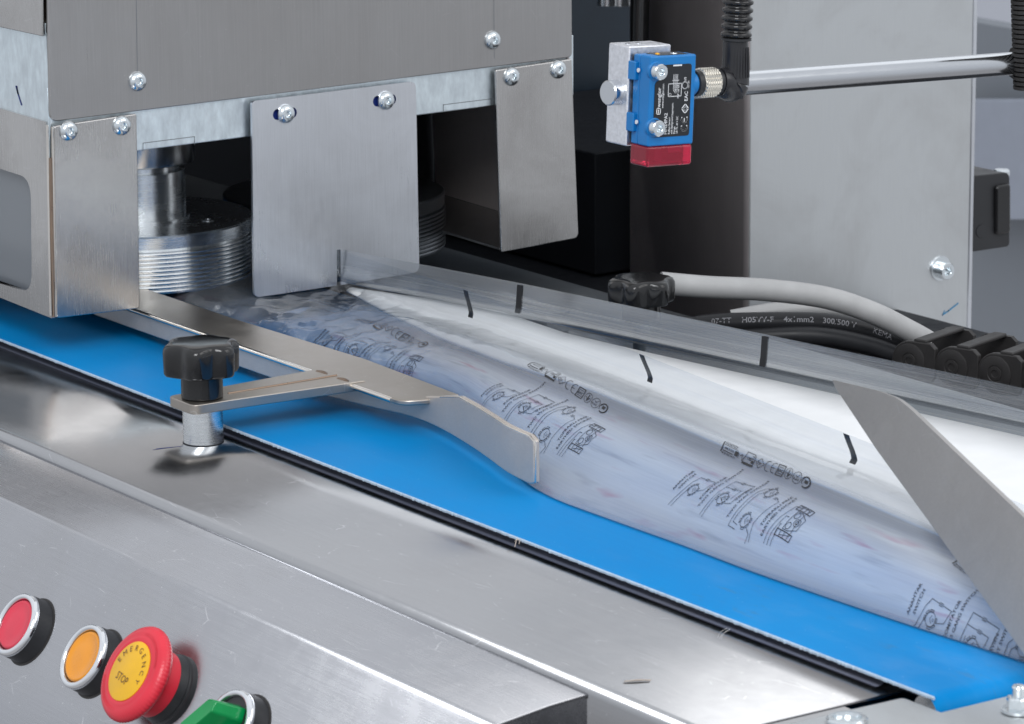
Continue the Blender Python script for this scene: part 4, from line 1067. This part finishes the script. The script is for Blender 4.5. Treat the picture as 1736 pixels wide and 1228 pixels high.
sl = mesh('film_sheen_sheet', vs, fs, M['white_sheen'], None, base=(-50, 200, 1), smooth=True, solid=1.2)
tag(sl, 'white sheet added inside the clear film tube for its bright reflection', 'sheen sheet')
# ================================================================== PLOW PLATE
T_ = P(1410, 645, Z=64); E_ = P(1736, 1097, Z=20); G_ = P(1736, 872, Z=62)
nrm = np.cross(E_-T_, G_-T_); nrm /= np.linalg.norm(nrm)
if nrm@FWD > 0: nrm = -nrm
def onpl(x, y, off=0): r = ray(x, y); t = ((T_+nrm*off-EYE)@nrm)/(r@nrm); return EYE+r*t
pl_out = [onpl(1411, 644), onpl(1490, 663), onpl(1519, 674), onpl(1541, 691), onpl(1640, 786), onpl(1740, 881), onpl(1800, 940), onpl(1800, 1195), onpl(1736, 1110), onpl(1598, 917), onpl(1486, 763), onpl(1415, 656)]
plw = prism('plow_plate', rounded(pl_out, [1, 3, 5, 5, 3, 0, 0, 0, 0, 0, 0, 1], 4), -nrm*3.0, M['plow'], None, bevel=1.0, seg=3, base=onpl(1700, 1000))
tag(plw, 'pointed gray steel plow plate reaching over the film at the right edge', 'plow plate')
# ================================================================== SENSOR ON ITS ROD
TL = math.radians(-2.7)
sY = np.array([0, math.cos(TL), math.sin(TL)]); sZ = np.array([0, -math.sin(TL), math.cos(TL)]); sX = np.array([1.0, 0, 0])
def D(x, y, d): r = ray(x, y); return EYE+r*(d/(r@FWD))
S0 = D(1104, 96, 1700)                        # upper near left corner of the label face
SWd, SH, SD = 26.0, 41.5, 12.5
def sp(y, z, x=0.0): return S0+sY*y-sZ*z+sX*x
sn = thing('light_sensor', 'small blue optical sensor with red lens and black label hanging on the rod', 'sensor', sp(SWd/2, SH+10))
def sbox(name, y0, y1, z0, z1, x0, x1, mat, parent, **k):
    return prism(name, [sp(y0, z0, x1), sp(y1, z0, x1), sp(y1, z1, x1), sp(y0, z1, x1)], sX*(x0-x1), mat, parent, **k)
hb = sbox('sensor_housing', 0, SWd, 0, SH, -SD+4.0, 0, M['sensor'], sn, bevel=0.9, seg=3)
sbox('sensor_back_shell', 0.4, SWd, 0.3, SH, -SD-1.5, -SD+3.6, M['sensor'], sn, bevel=0.8)
for z in (2.5, 26.2): sbox('mounting_lug', -1.8, 1.4, z+1, z+9.5, -SD-2.6, -SD+3.0, M['sensor'], sn, bevel=0.5)
for z in (7.2, 31.0):
    lathe('pin_hole', [(1.0, 0), (1.0, 0.5), (0.001, 0.5)], sp(-0.6, z, -SD+4.4), -sY, M['ink_white'], sn, seg=12)
lb_out = [sp(6.5, 4.2, 0.02), sp(SWd-2.8, 4.2, 0.02), sp(SWd-2.8, SH-4.2, 0.02), sp(2.6, SH-4.2, 0.02), sp(2.6, 12.0, 0.02), sp(6.5, 10.5, 0.02)]
lab = prism('label_plate', rounded(lb_out, [1.5, 1.5, 1.5, 1.5, 2.5, 2.5]), sX*0.25, M['label'], sn)
la = Art()   # a = upwards (-z), b = to the left (-y): the text reads bottom to top
la.text('wenglor', 0, 0, 3.1, bold=True); 
def lab_map(a, b): return sp(b, a, 0.42)
A = Art()
def lt(t, y, z, sz, bold=True, sx=0.95): A.text(t, -z, -y, sz, bold, 0, sx)
lt('wenglor', 6.0, 23.5, 2.9); A.line([(-26.6, -6.1), (-24.0, -6.1), (-24.0, -4.0), (-26.6, -4.0)], 0.45, closed=True); A.line([(-25.9, -5.0), (-24.8, -5.0)], 0.5)
lt('www.wenglor.com', 7.7, 24.0, 1.55)
lt('HM24PA2', 10.2, 36.2, 2.5); lt('Reflex Sensor', 11.9, 36.2, 1.5); lt('with Background Suppression', 13.4, 36.2, 1.5, sx=0.8); lt('Range', 14.9, 36.2, 1.5); lt('120 mm', 14.9, 17.6, 1.5); lt('UB 10...30 V DC', 16.4, 36.2, 1.5, sx=0.8); lt('PNP 100 mA', 16.4, 19.8, 1.5, sx=0.8)
A.circle(-33.5, -20.0, 1.5, 0.55, ry=1.7, a0=60, a1=300, n=12); A.circle(-29.6, -20.0, 1.5, 0.55, ry=1.7, a0=60, a1=300, n=12); A.line([(-31.0, -20), (-29.4, -20)], 0.5)
A.line([(-27.0, -20.2), (-24.8, -18.2), (-22.6, -20.2), (-24.8, -22.2)], 0.5, closed=True); A.circle(-24.8, -20.2, 0.8, 0.4, n=8)
lt('EAC', 21.4, 21.4, 2.6); A.circle(-14.0, -19.6, 1.6, 0.45, n=12); lt('US', 20.2, 12.2, 1.8); lt('LISTED', 22.0, 15.4, 1.2)
A.line([(-18.8, -10.2), (-18.8, -17.6), (-13.0, -17.6), (-13.0, -10.2)], 0.32, closed=True); A.circle(-18.0, -11.2, 0.7, 0.3, n=8)
for k in range(4): A.line([(-15.6, -13.0-k*0.75), (-8.8, -13.0-k*0.75)], 0.24)
A.line([(-15.6, -13), (-17.0, -13.8), (-15.6, -14.5)], 0.3); A.line([(-11.5, -12.4), (-11.5, -16)], 0.25); A.rect(-5.0, -17.5, -4.3, -12.5)
# (a,b) = (-depth below top, -distance right): reads bottom to top
A.build('label_print', lambda a, b: sp(-b, -a, 0.42), M['ink_white'], lab)
for z in (6.8, 32.6):
    c = sp(2.9, z, 0.0)
    lathe('lug_boss', [(4.4, -1), (4.4, 0.4), (4.0, 0.7)], c, sX, M['sensor'], sn, seg=36)
    bolt('cap_screw', c+sX*0.9, (1, 0, 0), sn, CAPB, 0.74)
# red lens cap with dark optics inside
lens = sbox('lens_cap', 0.0, SWd-0.3, SH+0.05, SH+9.6, -SD-1.2, -0.1, M['lens'], sn, bevel=1.2, seg=3)
sbox('optics_block', 2.2, 5.4, SH+1.5, SH+7.0, -SD+1.0, -2.5, M['lens_in'], sn)
sbox('optics_block', 9.0, SWd-5.4, SH+0.9, SH+7.6, -SD+1.0, -2.0, M['lens_in'], sn)
sbox('aperture', 12, SWd-6, SH+0.9, SH+3.4, -1.9, -1.2, M['wheel_dark'], sn)
sbox('top_label', 5.5, SWd-3.5, -0.12, -0.02+0.1, -SD+1.2, -1.6, M['label'], sn)
lathe('status_lamp', [(1.1, 0), (0.9, 0.5), (0.001, 0.7)], sp(7.6, -0.1, -5.5), sZ, M['amber'], sn, seg=16)
lathe('adjusting_screw', [(1.7, 0), (1.6, 0.3), (1.0, 0.3), (0.001, 0.1)], sp(17, -0.12, -5.5), sZ, M['zinc'], sn, seg=16)
# connector socket on the right flank
cc = sp(SWd, 14.2, -SD/2+0.8)
lathe('connector_socket', [(5.6, -1), (5.6, 1.8), (5.0, 2.2), (5.0, 3.0)], cc, sY, M['sensor'], sn, seg=36)
# cable with knurled nut
cb = thing('sensor_cable', 'black angled sensor plug with knurled nut and ribbed hose rising out of view', 'cable', cc+sY*5)
lathe('sealing_ring', [(4.9, 2.6), (6.0, 3.0), (6.0, 5.6), (5.6, 5.8)], cc, sY, M['blacksoft'], cb, seg=36)
def knurled(name, r, h0, h1, org, axis, parent):
    u, v, a = frame(axis); vs = []; fs = []; nr, ns = 15, 44
    for i in range(nr+1):
        for k in range(ns):
            t = 2*math.pi*(k+0.5*(i % 2))/ns; rr = r+(0.28 if (i % 2 == 0) else 0.28)*(1 if (k+i) % 2 == 0 else -0.6)
            if i in (0, nr): rr = r-0.5
            vs.append(org+a*(h0+(h1-h0)*i/nr)+u*rr*math.cos(t)+v*rr*math.sin(t))
    for i in range(nr):
        for k in range(ns): fs.append((i*ns+k, i*ns+(k+1) % ns, (i+1)*ns+(k+1) % ns, (i+1)*ns+k))
    fs += [tuple(range(ns))[::-1], tuple(nr*ns+k for k in range(ns))]
    return mesh(name, vs, fs, M['nickel'], parent)
knurled('knurled_nut', 6.6, 5.7, 15.4, cc, sY, cb)
lathe('plug_neck', [(5.6, 15.3), (6.2, 16), (6.1, 17.2), (5.4, 17.6), (5.4, 20)], cc, sY, M['blacksoft'], cb, seg=36)
ec = cc+sY*25.5
tube('angled_plug', [cc+sY*17.5, cc+sY*20.5-sZ*0.3, ec-sZ*3.2+sY*0.0-sY*1.5, ec-sZ*1.2+sY*1.2, ec+sZ*5+sY*1.5, ec+sZ*19+sY*1.0], lambda t: 6.6 if t < 0.5 else 7.3-1.5*(t-0.5)/0.5, M['plug'], cb, seg=28, n=8)
for k in range(-3, 4):
    an = math.radians(k*13); dd = sX*math.cos(an)+sY*math.sin(an)
    b0 = ec+sY*1.4+dd*6.7
    tube('grip_rib', [b0+sZ*2-dd*0.1, b0+sZ*9-dd*0.4, b0+sZ*16-dd*1.0], 0.5, M['plug'], cb, seg=6, n=2)
# corrugated hose
hc = ec+sY*1.2+sZ*19
lathe('hose_end', [(5.6, -0.5), (7.2, 0), (7.2, 1.0), (6.2, 1.2)], hc, sZ, M['blacksoft'], cb, seg=36)
pr_ = []
z = 0.8
while z < 52:
    pr_ += [(5.9, z), (6.0, z+0.5), (7.0, z+1.0), (7.3, z+1.5), (7.3, z+2.2), (7.0, z+2.7), (6.0, z+3.2)]; z += 3.75
lathe('corrugated_hose', pr_, hc, sZ+sY*0.02, M['black'], cb, seg=40, auto=0)
# aluminium clamp block
BX1 = S0[0]-SD-2.7; BX0 = BX1-16.0
bY0 = P(1067, 160, X=BX1)[1]
zc0 = P(1067, 79, X=BX1); zc1 = P(1063, 248, X=BX1)
hgt = (zc0-zc1)@sZ
o_ = zc0
blk_poly = [o_, o_+sY*24, o_+sY*24-sZ*hgt, o_-sZ*hgt]
blk = thing('clamp_block', 'bare aluminium clamp block between the blue sensor and the rod tip', 'clamp block', o_-sZ*hgt)
prism('block_body', blk_poly, -sX*16.0, M['alu'], blk, bevel=0.7, seg=2)
for (a, b) in ((5, 5), (11, 5)):
    lathe('set_screw', [(1.5, 0), (1.5, 0.25), (0.9, 0.25), (0.001, 0.05)], o_+sY*(a)-sX*8+sZ*0.02, sZ, M['ring'], blk, seg=16)
# rod
rc = P(1030, 158, X=(BX0+BX1)/2)
re = P(1730, 107, X=(BX0+BX1)/2-24)
ax = (re-rc)/np.linalg.norm(re-rc)
rod = thing('round_rod', 'polished steel rod crossing the upper right behind the sensor', 'rod', rc)
lathe('rod_shaft', [(0.001, -0.02), (5.3, 0), (5.85, 0.6), (5.85, np.linalg.norm(re-rc)+60)], rc, ax, M['chrome'], rod, seg=56)
# corrugated conduit at the right edge holding the rod end
ho = thing('ribbed_conduit', 'black ribbed conduit hanging in front of the rod at the upper right corner', 'conduit', P(1742, 140, X=re[0]+6))
hp0 = P(1744, 150, X=re[0]+8); hp1 = P(1738, -60, X=re[0]+8)
vs_, fs_ = [], []
nn_ = 26
for i in range(nn_):
    c = hp0+(hp1-hp0)*i/nn_
    p_ = lathe_data([(5.6, 0), (7.8, 0.2), (7.8, 1.8), (5.6, 2.0), (5.4, 3.4)], c, hp1-hp0, 20)
    vs_, fs_ = join([(vs_, fs_), p_])
mesh('conduit_ribs', vs_, fs_, M['chain'], ho)
c_ = P(1730, 108, X=re[0]+1)
lathe('rod_holder', [(9.5, -2), (10.2, -1), (10.2, 10), (9, 11)], c_+ax*1, ax, M['chain'], ho, seg=8, auto=20)
# ================================================================== CABLES AND ENERGY CHAIN
def X_of(px, py, d): return D(px, py, d)
gc_pts = [D(1120, 480, 2075), D(1200, 487, 2080), D(1300, 492, 2085), D(1400, 505, 2090), D(1480, 531, 2095), D(1550, 566, 2110), D(1610, 598, 2130), D(1680, 612, 2150)]
tag(tube('gray_cable', gc_pts, 6.3, M['gray_cable'], None, seg=28, base=gc_pts[0]), 'thick light gray cable curving from the rear knob into the chain', 'cable')
g2 = [D(1240, 540, 2150), D(1320, 527, 2150), D(1420, 524, 2150), D(1500, 545, 2150), D(1600, 590, 2160)]
tag(tube('gray_cable', g2, 5.0, M['gray_cable'], None, seg=20, base=g2[0]), 'gray cable mostly hidden under the thick gray cable', 'cable')
bc = [D(1120, 566, 2125), D(1200, 550, 2120), D(1300, 546, 2115), D(1390, 547, 2115), D(1460, 558, 2118), D(1520, 580, 2125), D(1580, 605, 2140)]
bcc = catmull(bc, 14)
bcab = thing('black_cable', 'black cable printed with gray type lettering under the gray cable', 'cable', bc[0])
vs, fs = tube_data(bcc, 5.6, 28)
mesh('cable_sheath', vs, fs, M['black_cable'], bcab, smooth=True)
ca = Art(); ca.text('07-TT', 1, -1.5, 4.5, sx=1.0); ca.text('H05VV-F', 18, -1.5, 4.5, bold=True, sx=1.05); ca.text('4x1mm2', 41, -1.5, 4.5, bold=True, sx=1.05); ca.text('300/500 V', 62.5, -1.5, 4.5, bold=True, sx=1.0); ca.text('KEMA', 91, -1.5, 4.5, sx=1.0)
seglen = np.r_[0, np.cumsum([np.linalg.norm(b-a) for a, b in zip(bcc, bcc[1:])])]
off0 = float(np.interp(1205, [Q(p)[0] for p in bcc], seglen))
def cabmap(a, b):
    s = a+off0; i = min(max(int(np.searchsorted(seglen, s))-1, 0), len(bcc)-2); f = (s-seglen[i])/(seglen[i+1]-seglen[i])
    p = bcc[i]+(bcc[i+1]-bcc[i])*f; t = bcc[i+1]-bcc[i]; t /= np.linalg.norm(t)
    toward = EYE-p; toward -= t*(toward@t); toward /= np.linalg.norm(toward); upv = np.cross(toward, t)
    if upv[2] < 0: upv = -upv
    an = b/5.7+0.25
    return p+toward*5.72*math.cos(an)+upv*5.72*math.sin(an)
ca.build('type_lettering', cabmap, M['cable_ink'], bcab)
for k, (dy, dp, lab_) in enumerate(((24, 0, 'black cable directly below the printed black cable'), (42, 10, 'lowest black cable half hidden behind the film edge'))):
    b3 = [D(x, y+dy, d+dp) for x, y, d in ((1150, 558, 2120), (1260, 548, 2115), (1380, 545, 2110), (1470, 560, 2115), (1540, 585, 2125))]
    tag(tube('black_cable', b3, 5.2, M['black_cable'], None, seg=20, base=b3[0]), lab_, 'cable')
# energy chain
ch = thing('energy_chain', 'black plastic energy chain of jointed links at the right behind the film', 'cable chain', D(1620, 640, 2030))
cd0 = D(1528, 622, 2010); cd1 = D(1736, 645, 2030+30)
cdir = np.array([-0.10, 0.95, 0]); cdir /= np.linalg.norm(cdir)
base_c = D(1542, 612, 2010); pend = D(1736, 640, 2010+75)
cdir = np.array([0.948, 0.319, 0.0]); cdir /= np.linalg.norm(cdir); pitch = 26.3
cup = np.array([0, 0, 1.0])-cdir*cdir[2]; cup /= np.linalg.norm(cup); cn = np.cross(cdir, cup)
if cn@FWD > 0: cn = -cn
proto = None
def link_parts():
    me = {}
    hh = 11.0
    out_ = []
    for k in range(13): a = math.radians(90+180*k/12); out_.append((hh*math.cos(a), hh*math.sin(a)))
    out_ += [(pitch*0.52, -hh*0.96), (pitch*0.60, -hh*0.6), (pitch*0.60, hh*0.75), (pitch*0.48, hh*0.99)]
    return out_
lp = link_parts()
for i in range(0, 6):
    c = base_c+cdir*pitch*i
    off = 0.0 if i % 1 == 0 else 0.8
    pl_ = [c+cdir*a+cup*b for a, b in lp]
    lk = prism('chain_link', pl_, -cn*3.4, M['chain'], ch, bevel=0.6)
    pl2 = [c+cdir*(a*0.97)+cup*(b*0.97)-cn*44 for a, b in lp]
    prism('rear_link_plate', pl2, cn*3.0, M['chain'], lk)
    lathe('link_disc', [(9.6, 0), (9.5, 0.5), (9.1, 0.7), (4.6, 0.7), (4.3, 0.45), (3.9, 0.45), (3.7, 0.8), (2.2, 0.9), (1.9, 0.3), (0.001, 0.2)], c+cn*0.0, cn, M['chain'], lk, seg=40)
    t0 = c+cdir*(pitch*0.20)+cup*(hh_ := 10.2)
    prism('cross_bar', [t0-cdir*3.2-cn*0.5, t0+cdir*4.6-cn*0.5, t0+cdir*4.6-cn*41, t0-cdir*3.2-cn*41], cup*2.2, M['chain'], lk, bevel=0.7)
# ================================================================== SMALL DEBRIS
cpp = P(1083, 1157, Z=TZ+0.8)
tag(prism('film_chip', [cpp+np.array(v) for v in ((-3.5, -4.5, 0), (-2, -4.8, .6), (0.8, -1, 1.2), (2.6, 4, .6), (1.4, 4.6, 0), (-1, 0.5, .3))], (0, 0, 0.5), M['chip'], None, base=cpp), 'tiny beige chip lying on the steel table near the bottom', 'chip')
fp = P(880, 915, Z=-0.5)
fv, ffs = [], []
for k in range(7):
    a = fp+np.array([random.uniform(-1.5, 1.5), random.uniform(-.5, .5), random.uniform(-.3, .6)])
    b = a+np.array([random.uniform(-2, 2), random.uniform(-2.2, -0.6), random.uniform(-3, 0.4)])
    fv, ffs = join([(fv, ffs), tube_data([a, (a+b)/2+np.array([.4, -.4, .5]), b], 0.16, 5)])
tag(mesh('lint_tuft', fv, ffs, M['chip'], None, base=fp), 'small tuft of lint caught on the frayed belt edge', 'lint')
fp = P(1234, 1068, Z=-1)
fv, ffs = [], []
for k in range(3):
    a = fp+np.array([random.uniform(-1, 1), random.uniform(-1, 3), random.uniform(-.2, 1)])
    b = a+np.array([random.uniform(-2, 1), random.uniform(-6, -3), random.uniform(-7, -4)]); m_ = (a+b)/2+np.array([random.uniform(-1.5, 1.5), -1, 1])
    fv, ffs = join([(fv, ffs), tube_data(catmull([a, m_, b], 5), 0.06, 4)])
tag(mesh('lint_thread', fv, ffs, M['ink_white'], None, base=fp), 'thin white thread hanging over the belt edge near the right', 'lint')
